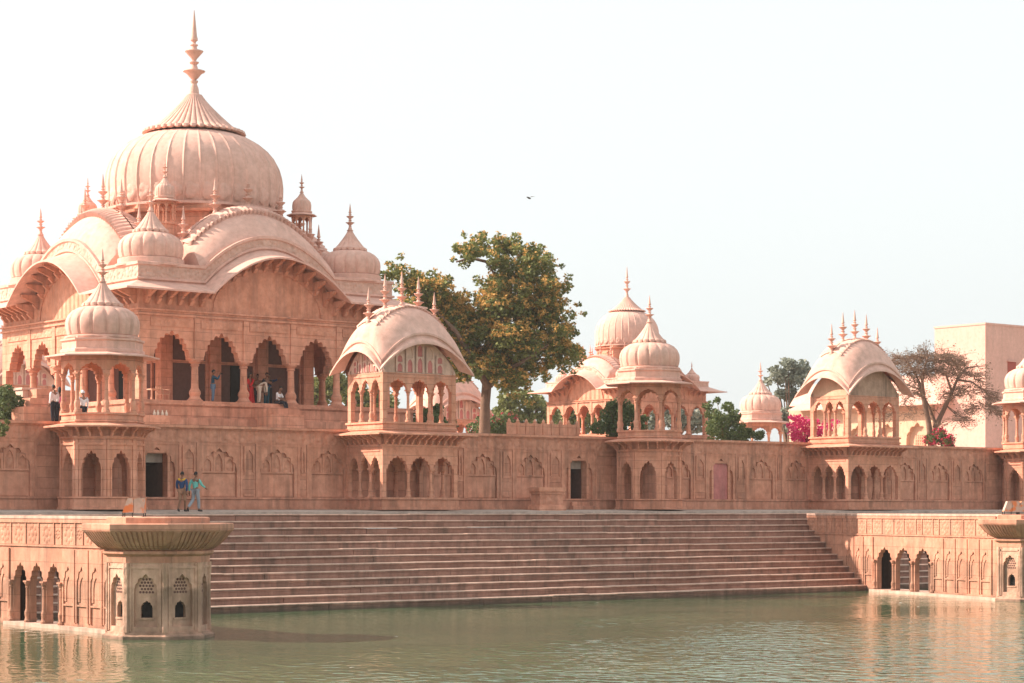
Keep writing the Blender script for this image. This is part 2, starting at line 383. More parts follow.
l_.new(math_node(n_, l_, 'ADD', wnoise(wmap(.06, .10, .3), 1.0, 2), near.outputs[0]), gust.inputs["Value"])
hh = math_node(n_, l_, 'ADD', math_node(n_, l_, 'MULTIPLY', r1, .042), math_node(n_, l_, 'MULTIPLY', r2, .010))
hh = math_node(n_, l_, 'MULTIPLY', hh, gust.outputs[0])
bp = n_.new("ShaderNodeBump"); bp.inputs["Strength"].default_value = 1; bp.inputs["Distance"].default_value = 1.0
l_.new(hh, bp.inputs["Height"]); l_.new(bp.outputs[0], b_.inputs["Normal"])
mb = MB(); mb.add([(-250,-60,WATER),(320,-60,WATER),(320,84,WATER),(-250,84,WATER)], [(0,1,2,3)])
mb.build("water", wm, smooth=0, kind="structure")
# far ground reaching the horizon, behind the terraces
gm = stone("dusty_ground", (0.30,0.22,0.15), (0.36,0.28,0.19), stain=(0.12,0.13,0.06), stain_amt=.6)
mb = MB(); mb.add([(-3000,84.4,2.0),(3000,84.4,2.0),(3000,4000,2.0),(-3000,4000,2.0)], [(0,1,2,3)])
mb.build("ground", gm, smooth=0, kind="structure")
TZ = 3.77
mb = MB(); mb.box(-20, 160, YW + .5, 136, 2.1, TZ - .05)
mb.build("terrace_floor", M['paving'], smooth=0, kind="structure")
# walkway with a slight fall towards the steps
mb = MB()
mb.add([(0,YW+.4,.0),(140,YW+.4,.0),(140,YW-1.2,.0),(0,YW-1.2,.0),(140,YSTEP+.9,-.09),(0,YSTEP+.9,-.09),(140,YSTEP+.9,-.6),(0,YSTEP+.9,-.6)], [(0,1,2,3),(3,2,4,5),(5,4,6,7)])
mb.build("walkway", M['paving'], smooth=0, kind="structure")

# ghat steps: one flight running past and behind both piers, each step a slab with worn nosing
NS = 13
root = thing("stone_steps", "wide flight of worn red stone ghat steps going down into the green water", "steps", (58, YBOT, WATER))
rise = (-.19 - WATER) / NS; trd = (YSTEP - YBOT) / (NS - 1)
for k in range(NS):
    mb = MB()
    zt = rise * (k + 1); y0 = trd * k
    x = -42; rnd = random.Random(k)
    while x < 78:
        w_ = rnd.uniform(2.2, 5.5); x2 = min(78, x + w_)
        dy = rnd.uniform(-.02, .02); dz = rnd.uniform(-.016, .012)
        mb.box(x + .006, x2 - .006, y0 + dy, y0 + trd + .3, zt - rise - .02, zt - .052 + dz)
        x = x2
    mb.build("riser", M['steps'], root, smooth=0)
    mb = MB(); x = -42
    while x < 78:
        w_ = rnd.uniform(1.6, 4.0); x2 = min(78, x + w_)
        dy = rnd.uniform(-.02, .015); dz = rnd.uniform(-.014, .010)
        mb.add([(x+.004,y0-.035+dy,zt-.05+dz),(x2-.004,y0-.035+dy,zt-.05+dz),(x2-.004,y0+trd+.3,zt-.05+dz),(x+.004,y0+trd+.3,zt-.05+dz),
                (x+.004,y0-.03+dy,zt-.014+dz),(x2-.004,y0-.03+dy,zt-.014+dz),(x2-.004,y0-.01+dy,zt+dz),(x+.004,y0-.01+dy,zt+dz),(x2-.004,y0+trd+.3,zt+dz),(x+.004,y0+trd+.3,zt+dz)],
               [(0,3,2,1),(0,1,5,4),(4,5,6,7),(7,6,8,9),(0,4,7,9,3),(1,2,8,6,5)])
        x = x2
    mb.build("tread", M['tread'], root, smooth=0)

# ------------------------------------------------------------------ two-storey octagonal pavilion
def eave_oct(mb, ap0, ap1, z0, z1, t=.07):
    """sloping stone eave: from the wall (apothem ap0, height z1) out to the edge (ap1, z0)"""
    mb.octa([(ap0, z1 - t), (ap1 - .02, z0 - t*.5), (ap1, z0 - t*.5), (ap1, z0 + t*.4), (ap0, z1 + t)])
OCT_PARTS = []
def make_octagon(loc, label, lower=True):
    t = thing("domed_pavilion", label, "pavilion", loc, 0, "octagonal domed pavilions along the terrace")
    AP = 1.62; a = 2 * AP * math.tan(pi/8)
    if lower:
        mb = MB(); mb.octa([(AP+.16,0),(AP+.16,.10),(AP+.10,.12),(AP+.10,.46),(AP+.15,.48),(AP+.15,.55),(AP-.3,.55)])
        mb.build("plinth", M['wall'], t, smooth=0)
        mb = MB()
        for k in range(8):
            mb.set(a=k*pi/4)
            mb.arch(-a/2, a/2, .55, 2.98, -AP, -AP+.22, .42, 1.75, 2.50, 3)
            mb.box(-a/2+.0, -a/2+.13, -AP-.05, -AP+.004, .55, 2.98); mb.box(a/2-.13, a/2, -AP-.05, -AP+.004, .55, 2.98)
            mb.box(-a/2+.02, a/2-.02, -AP-.06, -AP+.006, 2.72, 2.82)
            for sx in (-1, 1): mb.box(sx*.47-.035, sx*.47+.035, -AP-.035, -AP+.005, .55, 1.8)
        mb.build("lower_arcade", M['fresh'], t)
        mb = MB(); eave_oct(mb, AP-.1, AP+.66, 3.50, 3.60); mb.octa([(AP+.02,2.98),(AP+.06,3.02),(AP+.06,3.10),(AP-.05,3.12),(AP-.05,3.5)])
        mb.build("cornice", M['fresh'], t, smooth=0)
        pb = None
        for k in range(8):
            for i in range(3):
                u = (i - 1) * a * .36
                c, s_ = cos(k*pi/4), sin(k*pi/4)
                x, y = u, -AP - .05
                pos = (x*c - y*s_, x*s_ + y*c, 3.08)
                if pb is None:
                    pb = bracket_mesh(.52, .40, .085).build("bracket", M['fresh'], t); pb.location = pos; pb.rotation_euler = (0,0,k*pi/4)
                else: put(pb, t, pos, k*pi/4)
    mb = MB(); mb.octa([(AP-.05,3.6),(AP-.02,3.68),(AP+.03,3.70),(AP+.03,3.76),(AP-.02,3.78),(AP-.02,3.98),(AP+.05,4.0),(AP+.05,4.08)])
    mb.build("parapet", M['fresh'], t, smooth=0)
    R = (AP - .10) / cos(pi/8); pc = None
    for k in range(8):
        an = pi/8 + k*pi/4
        pos = (R*cos(an), R*sin(an), 4.08)
        if pc is None:
            pc = column_mesh("column", None, 1.62, .115, 10).build("column", M['fresh'], t); pc.location = pos; pc.rotation_euler = (0,0,an)
        else: put(pc, t, pos, an)
    mb = MB(); A2 = AP - .02; a2 = 2*A2*math.tan(pi/8)
    for k in range(8):
        mb.set(a=k*pi/4); mb.arch(-a2/2, a2/2, 5.72, 6.52, -A2, -A2+.17, a2/2-.13, 5.74, 6.20, 3)
        mb.box(-a2/2+.01, a2/2-.01, -A2-.03, -A2+.004, 6.30, 6.36)
    mb.build("upper_arcade", M['fresh'], t)
    mb = MB(); eave_oct(mb, AP-.15, AP+.62, 6.47, 6.60, .06); mb.octa([(AP-.2,6.6),(AP-.2,6.62)])
    mb.build("eave", M['pale'], t, smooth=0)
    mb = MB(); mb.octa([(AP+.0,6.60),(AP+.03,6.66),(AP+.03,6.76),(AP-.04,6.80),(AP-.04,7.10),(AP+.03,7.14),(AP+.03,7.22),(AP-.12,7.24),(AP-.12,7.3)])
    mb.build("drum", M['pale'], t, smooth=0)
    dm = dome_part(t, 7.22, 1.0)
    return t
_dome = {}
def dome_part(t, z, sc, xy=(0,0), n=16):
    """small fluted dome with its lotus cap and finial"""
    if n not in _dome:
        mb = MB()
        ribbed(mb, 0,0,0, [(1.53,0),(1.585,.05),(1.585,.12),(1.47,.16),(1.50,.19)], n, 0)
        ribbed(mb, 0,0,0, [(1.49,.18),(1.555,.40),(1.575,.65),(1.55,.83),(1.46,1.03),(1.29,1.21),(1.04,1.35),(.74,1.44),(.4,1.5)], n, .05)
        d = mb.build("dome", M['pale'], t, smooth=28)
        mb = MB(); lotus(mb, 0,0,1.49, .82, .11, 1.02, n); lc = mb.build("lotus_cap", M['pale'], d, smooth=28)
        mb = MB(); finial(mb, 0,0,2.48, 1.42, 1.35); fi = mb.build("finial", M['pale'], d, smooth=40)
        _dome[n] = d
        d.location = (xy[0], xy[1], z); d.scale = (sc,)*3
        return d
    return put(_dome[n], t, (xy[0], xy[1], z), 0, sc)

# ------------------------------------------------------------------ two-storey bangla-roofed pavilion (the front of its base is at local y = -1.475)
BW, BD = 2.165, 1.475
def bangla_rings(hr, w1, d1, z_r, z_1, rr, rf, rs, nv=10, pw=2.1):
    R = []
    for i in range(nv + 1):
        v = i / nv
        hx = hr + (w1 - hr) * v; hy = .04 + (d1 - .04) * v ** .82
        z = z_r - (z_r - z_1) * (v ** 1.75)
        R.append(ring_curve(hx, hy, z, rr + (rf - rr) * v, rs * v ** 1.6, pw=pw))
    return R
def roof_pt(t_, v, hr, w1, d1, z_r, z_1, rr, rf, pw=2.1):
    hx = hr + (w1 - hr) * v; hy = .04 + (d1 - .04) * v ** .82; z = z_r - (z_r - z_1) * (v ** 1.75)
    return Vector((t_*hx, -hy, z + (rr + (rf-rr)*v) * (1 - abs(t_)**pw)))
def petals(mb, fn, v1, n, both=True, lift=.05, sub=4, depth=.25, tmax=.98):
    """row of petals hanging from the ridge, with a scalloped edge"""
    for sgn in ((1, -1) if both else (1,)):
        N = n * sub; top = []; low = []; mid = []
        for i in range(N + 1):
            t_ = -tmax + 2*tmax*i/N
            w_ = abs(sin(pi * i / sub))
            e = v1 * (1 - depth + depth * w_)
            bulge = lift * (.55 + .6 * w_)
            a, m_, c = fn(t_, 0), fn(t_, e*.5), fn(t_, e)
            for q, L, add in ((a, top, lift), (m_, mid, bulge), (c, low, bulge)):
                L.append((q.x, sgn*(q.y - (0 if L is top else add*.6)), q.z + add))
        base = [(x, y + sgn*lift*.9, z - lift*2.2) for x, y, z in low]
        rows = [top, mid, low, base]; vs = [q for r in rows for q in r]; fs = []
        for j in range(3):
            for i in range(N):
                fs.append((j*(N+1)+i, j*(N+1)+i+1, (j+1)*(N+1)+i+1, (j+1)*(N+1)+i))
        mb.add(vs, fs)
def make_bangla(loc, label, tymp, rz=0, lower=True):
    t = thing("curved_roof_pavilion", label, "pavilion", loc, rz, "curved-roof pavilions along the terrace")
    W_, D_ = BW, BD
    faces = [(0, W_, D_), (pi/2, D_, W_), (pi, W_, D_), (-pi/2, D_, W_)]
    def arcade(mb, zsill, zspr, zap, ztop, inset, pier, th=.16):
        for a, hw, ap in faces:
            mb.set(a=a); hw2 = hw - inset; ap2 = ap - inset
            n = 3; b = (2*hw2 - 2*pier) / n
            for i in range(n):
                x0 = -hw2 + pier + i*b
                mb.arch(x0, x0 + b, zspr - .02, ztop, -ap2, -ap2 + th, b/2 - .085, zspr, zap, 3)
            mb.box(-hw2 + pier, hw2 - pier, -ap2 - .035, -ap2 + .01, ztop - .20, ztop - .13)
        mb.set()
        for sx in (-1, 1):
            for sy in (-1, 1):
                hx, hy = W_ - inset + .012, D_ - inset + .012
                xa, xb = sorted((sx*hx, sx*(hx - pier - .012))); ya, yb = sorted((sy*hy, sy*(hy - pier - .012)))
                mb.box(xa, xb, ya, yb, zsill, ztop - .003)
    def columns(name, zsill, h, inset, pier, r):
        pc = None
        for a, hw, ap in faces:
            hw2 = hw - inset; ap2 = ap - inset - .07; b = (2*hw2 - 2*pier)/3
            for x in (-b/2, b/2):
                c, s_ = cos(a), sin(a); y = -ap2
                pos = (x*c - y*s_, x*s_ + y*c, zsill)
                if pc is None:
                    pc = column_mesh(name, None, h, r, 10, 1.1).build(name, M['fresh'], t); pc.location = pos
                else: put(pc, t, pos, a)
    if lower:
        mb = MB(); mb.box(-W_-.12, W_+.12, -D_-.12, D_+.3, -.02, .12); mb.box(-W_-.05, W_+.05, -D_-.05, D_+.3, .12, .47); mb.box(-W_-.11, W_+.11, -D_-.11, D_+.3, .47, .57)
        mb.build("plinth", M['wall'], t, smooth=0)
        mb = MB(); arcade(mb, .57, 1.92, 2.50, 2.90, 0, .20); mb.build("lower_arcade", M['fresh'], t)
        columns("lower_column", .57, 1.29, 0, .20, .105)
        mb = MB(); mb.box(-W_-.05, W_+.05, -D_-.05, D_+.05, 2.90, 3.03); mb.box(-W_+.05, W_-.05, -D_+.05, D_-.05, 3.03, 3.56)
        e = .72
        mb.add([(-W_,-D_,3.55),(W_,-D_,3.55),(W_,D_,3.55),(-W_,D_,3.55)] + [(-W_-e,-D_-e,3.46),(W_+e,-D_-e,3.46),(W_+e,D_+e,3.46),(-W_-e,D_+e,3.46)] + [(-W_-e,-D_-e,3.53),(W_+e,-D_-e,3.53),(W_+e,D_+e,3.53),(-W_-e,D_+e,3.53)] + [(-W_,-D_,3.66),(W_,-D_,3.66),(W_,D_,3.66),(-W_,D_,3.66)],
               [(i+4*j, (i+1)%4+4*j, (i+1)%4+4*(j+1), i+4*(j+1)) for j in range(3) for i in range(4)] + [(3,2,1,0),(12,13,14,15)])
        mb.build("cornice", M['fresh'], t, smooth=0)
        pb = None
        for a, hw, ap in faces[:2] + faces[3:]:
            n = 12 if hw == W_ else 8
            for i in range(n):
                x = -hw + .1 + (2*hw - .2) * i/(n-1); y = -ap - .04; c, s_ = cos(a), sin(a)
                pos = (x*c - y*s_, x*s_ + y*c, 3.03)
                if pb is None: pb = bracket_mesh(.60, .45, .09).build("bracket", M['fresh'], t); pb.location = pos; pb.rotation_euler = (0,0,a)
                else: put(pb, t, pos, a)
    mb = MB(); z0 = 3.62 if lower else 2.0
    mb.box(-W_+.02, W_-.02, -D_+.02, D_-.02, z0, 3.72); mb.box(-W_-.03, W_+.03, -D_-.03, D_+.03, 3.72, 3.80); mb.box(-W_+.03, W_-.03, -D_+.03, D_-.03, 3.80, 3.99); mb.box(-W_-.04, W_+.04, -D_-.04, D_+.04, 3.99, 4.08)
    mb.build("parapet", M['fresh'], t, smooth=0)
    mb = MB(); arcade(mb, 4.08, 5.58, 6.08, 6.36, .06, .24); mb.build("upper_arcade", M['fresh'], t)
    columns("column", 4.08, 1.44, .06, .24, .10)
    # roof: curved body, moulded band, flaring eave
    hr, zr, z1, rr, rf, rs = 1.95, 8.72, 6.86, .86, 1.42, 1.05
    w1, d1 = W_ + .30, D_ + .30
    R = bangla_rings(hr, w1, d1, zr, z1, rr, rf, rs)
    R += [ring_curve(w1+.05, d1+.05, z1-.02, rf, rs), ring_curve(w1+.06, d1+.06, z1-.12, rf, rs), ring_curve(w1+.0, d1+.0, z1-.14, rf, rs), ring_curve(w1+.01, d1+.01, z1-.24, rf, rs)]
    R += [ring_curve(w1+.14, d1+.14, z1-.33, rf, rs), ring_curve(w1+.27, d1+.27, z1-.46, rf, rs), ring_curve(w1+.28, d1+.28, z1-.57, rf, rs), ring_curve(w1+.1, d1+.1, z1-.47, rf, rs), ring_curve(w1-.25, d1-.25, z1-.30, rf, rs)]
    rf_o = MB().rings(R, cap=False).build("roof", M['pale'], t, smooth=50)
    mb = MB(); petals(mb, lambda a, v: roof_pt(a, v, hr, w1, d1, zr, z1, rr, rf), .36, 24, lift=.09, depth=.22); mb.build("petal_ridge", M['pale'], rf_o, smooth=40)
    pf = None
    for q, hgt in ((-.98,1.0), (-.5,1.0), (0,1.0), (.5,1.0), (.98,1.0)):
        z = zr + rr*(1-abs(q)**2.1)
        edge = abs(q) > .9
        if pf is None: pf = finial(MB(), 0,0,0, 1.75, 1.25).build("finial", M['pale'], rf_o, smooth=40); pf.location = (q*hr, 0, z - .1)
        else: put(pf, rf_o, (q*hr, 0, z - .1 if edge else z - .03))
    # tympanum walls under the four arched eaves
    for a, hw, ap in faces:
        mb = MB().set(a=a); fr = rf if hw == W_ else rs
        rise = fr * 1.04
        top = [(hw*u*.985, 6.36 + .08 + rise*(1-abs(u)**2.1) + .02) for u in [1 - 2*i/20 for i in range(21)]]
        mb.prism([(-hw*.985, 6.36), (hw*.985, 6.36)] + top, -ap+.10, -ap+.22)
        mb.build("tympanum", M['plaster2'] if tymp is M['greystone'] and a < -1 else tymp, t)
    if tymp is M['white']:
        # painted niches: white frames with rose panels, on the front and on the left face
        for a, hw, ap in (faces[0], faces[3]):
            fr = (rf if hw == W_ else rs)
            n = 7
            for i in range(n):
                u = -1 + 2*(i+.5)/n; x = u*hw*.94; h = fr*1.02*(1-(abs(u)+.06)**2.1) - .12
                if h < .2: continue
                w = hw*.94/n*.78; z0 = 6.42
                hs = h*.52
                for k, (za, zb) in enumerate(((z0, z0+hs), (z0+hs+.05, z0+h))):
                    if zb - za < .12: continue
                    rose = (k == 0 or i % 2 == 1)
                    nf = MB().set(a=a).arch(x-w, x+w, za-.02, zb+.03, -ap+.02, -ap+.055, w*.62, za+(zb-za)*.55, zb-.02, 1 if k else 0).build("niche_frame", M['white'], t)
                    MB().set(a=a).box(x-w*.8, x+w*.8, -ap+.055, -ap+.105, za, zb).build("painted_panel", M['rose' if rose else 'white'], nf)
    return t

PAVX0, PAVD = 43.7, 15.8
oct1 = make_octagon((PAVX0, 81.95, 0), "large octagonal two-storey pavilion with ribbed pink dome nearest the left edge", )
ban2 = make_bangla((PAVX0 + PAVD, 82.03, 0), "two-storey pavilion with curved roof, five finials and painted rose niches in front of the tree", M['white'])
oct3 = dup(oct1, (PAVX0 + 2*PAVD, 81.95, 0), 0, "octagonal domed two-storey pavilion right of the dark doorway, in front of the second mausoleum")
ban4 = make_bangla((PAVX0 + 3*PAVD, 82.03, 0), "two-storey curved-roof pavilion with soot-blackened front gable beside the magenta bougainvillea", M['greystone'])
oct5 = dup(oct1, (PAVX0 + 4*PAVD, 81.95, 0), 0, "octagonal domed pavilion cut off by the right edge of the photo")
x_, y_ = W(760.5, 163)
oct6 = dup(oct1, (x_, y_, .1), 0, "small distant domed kiosk between the green shrub and the magenta bougainvillea", skip=("plinth", "lower_arcade", "cornice", "bracket"))
x_, y_ = W(449, 152)
ban7 = dup(ban2, (x_, y_, .0), 0, "distant curved-roof pavilion seen behind the painted pavilion, left of the tree trunk", skip=("plinth", "lower_arcade", "lower_column", "cornice", "bracket"))
x_, y_ = W(18, 140)
ban8 = dup(ban2, (x_, y_, 1.7), 0, "white-domed curved-roof pavilion glimpsed through the left arches of the main mausoleum", skip=("plinth", "lower_arcade", "lower_column", "cornice", "bracket"))

# ------------------------------------------------------------------ the terrace retaining wall with blind arches and doorways
tw = thing("terrace_wall", "long red sandstone retaining wall with blind arches running behind the two-storey pavilions", "wall", (PAVX0 + 2*PAVD, YW, 0))
def tx(X): return X - (PAVX0 + 2*PAVD)
XA, XB = tx(20), tx(135)
mb = MB(); mb.box(XA, XB, -.13, .5, -.1, .10); mb.box(XA, XB, -.10, .5, .10, .47); mb.box(XA, XB, -.15, .5, .47, .56); mb.build("base_course", M['wall'], tw, smooth=0)
mb = MB(); mb.box(XA, XB, -.02, .5, 3.02, 3.10); mb.box(XA, XB, -.005, .5, 3.10, 3.58); mb.box(XA, XB, -.05, .5, 3.58, 3.66)
mb.build("frieze", M['wall_carved'], tw, smooth=0)
mb = MB(); mb.box(XA, XB, -.16, .55, 3.66, 3.78); mb.build("coping", M['fresh'], tw, smooth=0)
def bay(cx, door=0, infill=False):
    """a framed bay 2.5 m wide: raised arch surround; blind back or a doorway"""
    mb = MB(); w = 1.2
    mb.arch(cx - w, cx + w, .56, 3.02, .0, .13, .92, 1.85, 2.78, 3)
    for sx in (-1, 1): mb.box(cx + sx*(w-.05) - .05, cx + sx*(w-.05) + .05, -.035, .005, .56, 3.02)
    mb.box(cx - w, cx + w, -.03, .004, 2.90, 2.98)
    mb.build("blind_arch", M['red'], tw)
    bk = MB()
    if not door:
        bk.box(cx - 1.0, cx + 1.0, .13, .5, .56, 3.02)
        bk.build("arch_back", M['wall_carved'], tw, smooth=0)
        nb = MB()
        nb.box(cx-.90, cx+.90, .06, .135, 1.66, 1.74)
        for k in (-1, 0, 1):
            nb.arch(cx + k*.58 - .28, cx + k*.58 + .28, 1.74, 2.42 + (.2 if k == 0 else -.02), .06, .132, .19, 2.0, 2.33 + (.2 if k == 0 else -.02), 0)
        nb.build("niche_relief", M['red'], tw)
        lo = MB(); lo.box(cx-.88, cx+.88, .10, .135, .60, 1.62); lo.build("lower_slab", M['red'], tw, smooth=0)
    else:
        hw = .55
        bk.box(cx-1.0, cx-hw-.1, .13, .5, .56, 3.02); bk.box(cx+hw+.1, cx+1.0, .13, .5, .56, 3.02); bk.box(cx-hw-.1, cx+hw+.1, .13, .5, 2.52, 3.02)
        bk.build("arch_back", M['wall_carved'], tw, smooth=0)
        fr = MB(); fr.box(cx-hw-.14, cx-hw, .02, .46, .56, 2.50); fr.box(cx+hw, cx+hw+.14, .02, .46, .56, 2.50); fr.box(cx-hw-.14, cx+hw+.14, .02, .46, 2.50, 2.64)
        d = fr.build("doorway", M['fresh'], tw, smooth=0)
        if infill:
            q = MB(); q.box(cx-hw, cx+hw, .09, .4, .56, 2.50); q.build("brick_infill", M['rose'], d, smooth=0)
        else:
            q = MB(); q.box(cx-hw, cx+hw, 2.4, 2.5, .4, 2.5); q.box(cx-hw-.1, cx-hw, .46, 2.5, .4, 2.5); q.box(cx+hw, cx+hw+.1, .46, 2.5, .4, 2.5); q.box(cx-hw, cx+hw, .46, 2.5, .3, .5); q.box(cx-hw, cx+hw, .46, 2.5, 2.51, 2.6)
            q.build("passage", M['dark'], d, smooth=0)
            st = MB(); st.box(cx-.75, cx+.75, -.42, -.16, -.05, .20); st.box(cx-.70, cx+.70, -.28, -.14, .20, .40); st.build("door_step", M['wall'], tw, smooth=0)
bays = []
for sec in range(-1, 4):
    x0 = PAVX0 + PAVD*sec
    offs = (3.5, 6.7, 9.8, 12.6) if sec % 2 == 0 else (3.2, 6.0, 9.1, 12.3)
    for j, o in enumerate(offs):
        dr = (sec, j) in ((0, 0), (1, 3), (2, 1))
        bays.append((x0 + o, dr, sec))
edges = [20.0]
for X, dr, sec in bays:
    if X < 24: continue
    bay(tx(X), dr, dr and sec >= 2)
    edges += [X - 1.2, X + 1.2]
edges.append(135.0)
mb = MB(); pm = MB()
for i in range(0, len(edges), 2):
    a, b = tx(edges[i]), tx(edges[i+1])
    if b - a < .05: continue
    mb.box(a + .002, b - .002, .0, .5, .56, 3.02)
    wd = b - a
    if wd < 1.5:
        pm.arch(a + .08, b - .08, 1.7, 2.9, -.06, .004, (wd-.16)/2 - .07, 2.3, 2.72, 1); pm.box(a + .08, b - .08, -.03, .004, .62, .72); pm.box(a+.08, b-.08, -.03, .004, 1.58, 1.66)
    else:
        pm.box(a+.1, b-.1, -.03, .004, 2.80, 2.90)
mb.build("wall_face", M['wall'], tw, smooth=0); pm.build("pilaster_relief", M['red'], tw)
# ------------------------------------------------------------------ domed mausoleums on the terrace
def make_mausoleum(loc, label, P):
    t = thing("domed_mausoleum", label, "mausoleum", loc)
    L, zf, n = P['L'], P['floor'], P['bays']
    FA = [k*pi/2 for k in range(4)]
    # plinth
    mb = MB(); o = P['plinth']
    mb.box(-L-o-.25, L+o+.25, -L-o-.25, L+o+.25, 3.6, zf-.85); mb.box(-L-o, L+o, -L-o, L+o, zf-.85, zf-.22)
    mb.box(-L-o-.10, L+o+.10, -L-o-.10, L+o+.10, zf-.22, zf-.12); mb.box(-L-o, L+o, -L-o, L+o, zf-.12, zf)
    mb.build("plinth", M['wall'], t, smooth=0)
    # verandah columns and cusped arches
    zs, za, zt = P['spring'], P['apex'], P['top']
    pier = P['pier']; b = (2*L - 2*pier)/n; r = P['colr']
    mb = MB(); fm = MB()
    for a in FA:
        mb.set(a=a); fm.set(a=a); ev = abs(sin(a)) < .5
        for i in range(n):
            x0 = -L + pier + i*b
            mb.arch(x0, x0+b, zs, zt - .32*P['k'], -L, -L+.42*P['k'], b*.355, zs + .12*P['k'], za, 4)
            mb.box(x0 + b - .17*P['k'] if i < n-1 else x0+b-.05, x0 + b + (.17*P['k'] if i < n-1 else -.01), -L-.07*P['k'], -L+.004, zs, zt-.34*P['k'])
            fm.box(x0 + .22*P['k'], x0 + b - .22*P['k'], -L-.05*P['k'], -L+.005, za+.16*P['k'], zt-.44*P['k'])
        if ev:
            for sx in (-1, 1):
                xa, xb = sorted((sx*(L+.012), sx*(L-pier)))
                mb.box(xa, xb, -L-.012, -L+pier, zf, zt-.33*P['k'])
        for d_, za_, zb_ in ((.10, .32, .22), (.03, .22, .08), (.14, .08, 0)):
            hw_ = L + d_*P['k'] if ev else L - .31
            mb.box(-hw_, hw_, -L-d_*P['k'], -L+.3, zt-za_*P['k'], zt-zb_*P['k'])
    mb.build("arcade", M['fresh'], t); fm.build("carved_panel", M['fresh_carved'], t, smooth=0)
    pc = None
    for k, a in enumerate(FA):
        for i in range(1, n):
            x = -L + pier + i*b; y = -L + .21*P['k']; c, s_ = cos(a), sin(a)
            pos = (x*c - y*s_, x*s_ + y*c, zf)
            if pc is None: pc = column_mesh("column", None, zs - zf - .06, r, 12, 1.18).build("column", M['fresh'], t); pc.location = pos
            else: put(pc, t, pos, a)
    # inner chamber with dark timber screens
    if P['cella']:
        Lc = L - P['cella']; wl_ = MB(); sc_ = MB(); fr = MB()
        for a in FA:
            dr = MB(); wl_.set(a=a); sc_.set(a=a); fr.set(a=a); dr.set(a=a)
            for i in range(4):
                x = -Lc + .3 + (2*Lc-.6)*i/3
                wl_.box(x-.32, x+.32, -Lc+.003*(i in (0,3)), -Lc+.6, zf, zt-.3)
            wl_.box(-Lc, Lc, -Lc+.02, -Lc+.3, za+.1, zt-.3)
            for i in range(3):
                x0 = -Lc + .62 + (2*Lc-.6)*i/3; x1 = -Lc - .02 + (2*Lc-.6)*(i+1)/3
                sc_.box(x0, x1, -Lc+.30, -Lc+.36, zf, za+.1)
                xm = (x0+x1)/2
                fr.box(xm-.07+.35, xm+.07+.35, -Lc+.18, -Lc+.32, zf, za+.1); fr.box(x0+.02, x0+.14, -Lc+.2, -Lc+.31, zf, za+.1); fr.box(x1-.14, x1-.02, -Lc+.2, -Lc+.31, zf, za+.1)
                fr.box(x0+.13, x1-.13, -Lc+.20, -Lc+.31, zf+2.15, zf+2.30)
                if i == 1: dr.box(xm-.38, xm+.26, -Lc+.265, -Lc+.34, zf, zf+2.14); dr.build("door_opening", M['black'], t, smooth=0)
        wl_.build("chamber_wall", M['fresh'], t, smooth=0); sc_.build("timber_screen", M['dark'], t, smooth=0)
        fr.build("screen_frame", M['fresh'], t, smooth=0)
    mb = MB(); mb.box(-L+.3, L-.3, -L+.3, L-.3, zt-.25, zt-.05); mb.build("verandah_ceiling", M['fresh'], t, smooth=0)
    # gable walls below the rising eave
    ez, er, ew, eo = P['eave'], P['rise'], P['archw'], P['over']
    def h(u): return er * (1 - (abs(u)/ew)**2.0) if abs(u) < ew else 0.0
    us = sorted(set([-L, L] + [L*i/16*1.0 for i in range(-16, 17)] + [ew*i/14 for i in range(-14, 15)]))
    k_ = P['k']
    mb = MB()
    for a in FA:
        mb.set(a=a)
        mb.prism([(-L+.06, zt-.002), (L-.06, zt-.002)] + [(max(-L+.06, min(L-.06, u)), ez + .38*k_ + h(u)*1.0) for u in reversed(us)], -L+.08, -L+.4)
    mb.build("gable_wall", M['frieze'], t)
    for a in FA:
        mb = MB().set(a=a); aw = ew*.86
        pts = [(aw*cos(q*pi/18), zt + .10*k_ + (ez-zt+er)*.80*sin(q*pi/18)) for q in range(19)]
        pin = [(x*.95, zt + .10*k_ + (z-zt-.10*k_)*.93) for x, z in pts]
        for q in range(18):
            A, B2, C, D = pts[q], pts[q+1], pin[q+1], pin[q]
            mb.add([(A[0],-L+.02,A[1]),(B2[0],-L+.02,B2[1]),(C[0],-L+.02,C[1]),(D[0],-L+.02,D[1]),(C[0],-L+.09,C[1]),(D[0],-L+.09,D[1]),(A[0],-L+.09,A[1]),(B2[0],-L+.09,B2[1])], [(0,1,2,3),(3,2,4,5),(1,0,6,7)])
        mb.build("gable_moulding", M['fresh'], t)
    # eave, carved band and parapet, one profile swept round all four sides
    rows = [(.02,.34),(eo-.04,-.09*k_),(eo,-.09*k_),(eo,.0),(eo*.55,.20*k_),(.12*k_,.46*k_),(.10*k_,.50*k_),(.20*k_,.54*k_),(.20*k_,.62*k_),(.10*k_,.66*k_)]
    rows2 = [(.10*k_,.66*k_),(.10*k_,1.22*k_)]
    rows3 = [(.10*k_,1.22*k_),(.17*k_,1.26*k_),(.17*k_,1.40*k_),(-.3*k_,1.42*k_)]
    for nm, rw, mt in (("eave", rows, M['pale']), ("carved_band", rows2, M['pale_carved']), ("parapet", rows3, M['pale'])):
        mb = MB()
        for a in FA:
            mb.set(a=a); m_ = len(us)
            vs = [(u*(L+d)/L if abs(u) > ew else u*(1 + .06*d/eo), -(L+d), ez + dz + h(u)*(1 - .10*max(0, (rw is not rows) + 0))) for d, dz in rw for u in us]
            mb.add(vs, [(j*m_+i, j*m_+i+1, (j+1)*m_+i+1, (j+1)*m_+i) for j in range(len(rw)-1) for i in range(m_-1)])
        mb.build(nm, mt, t, smooth=30)
    pb = None
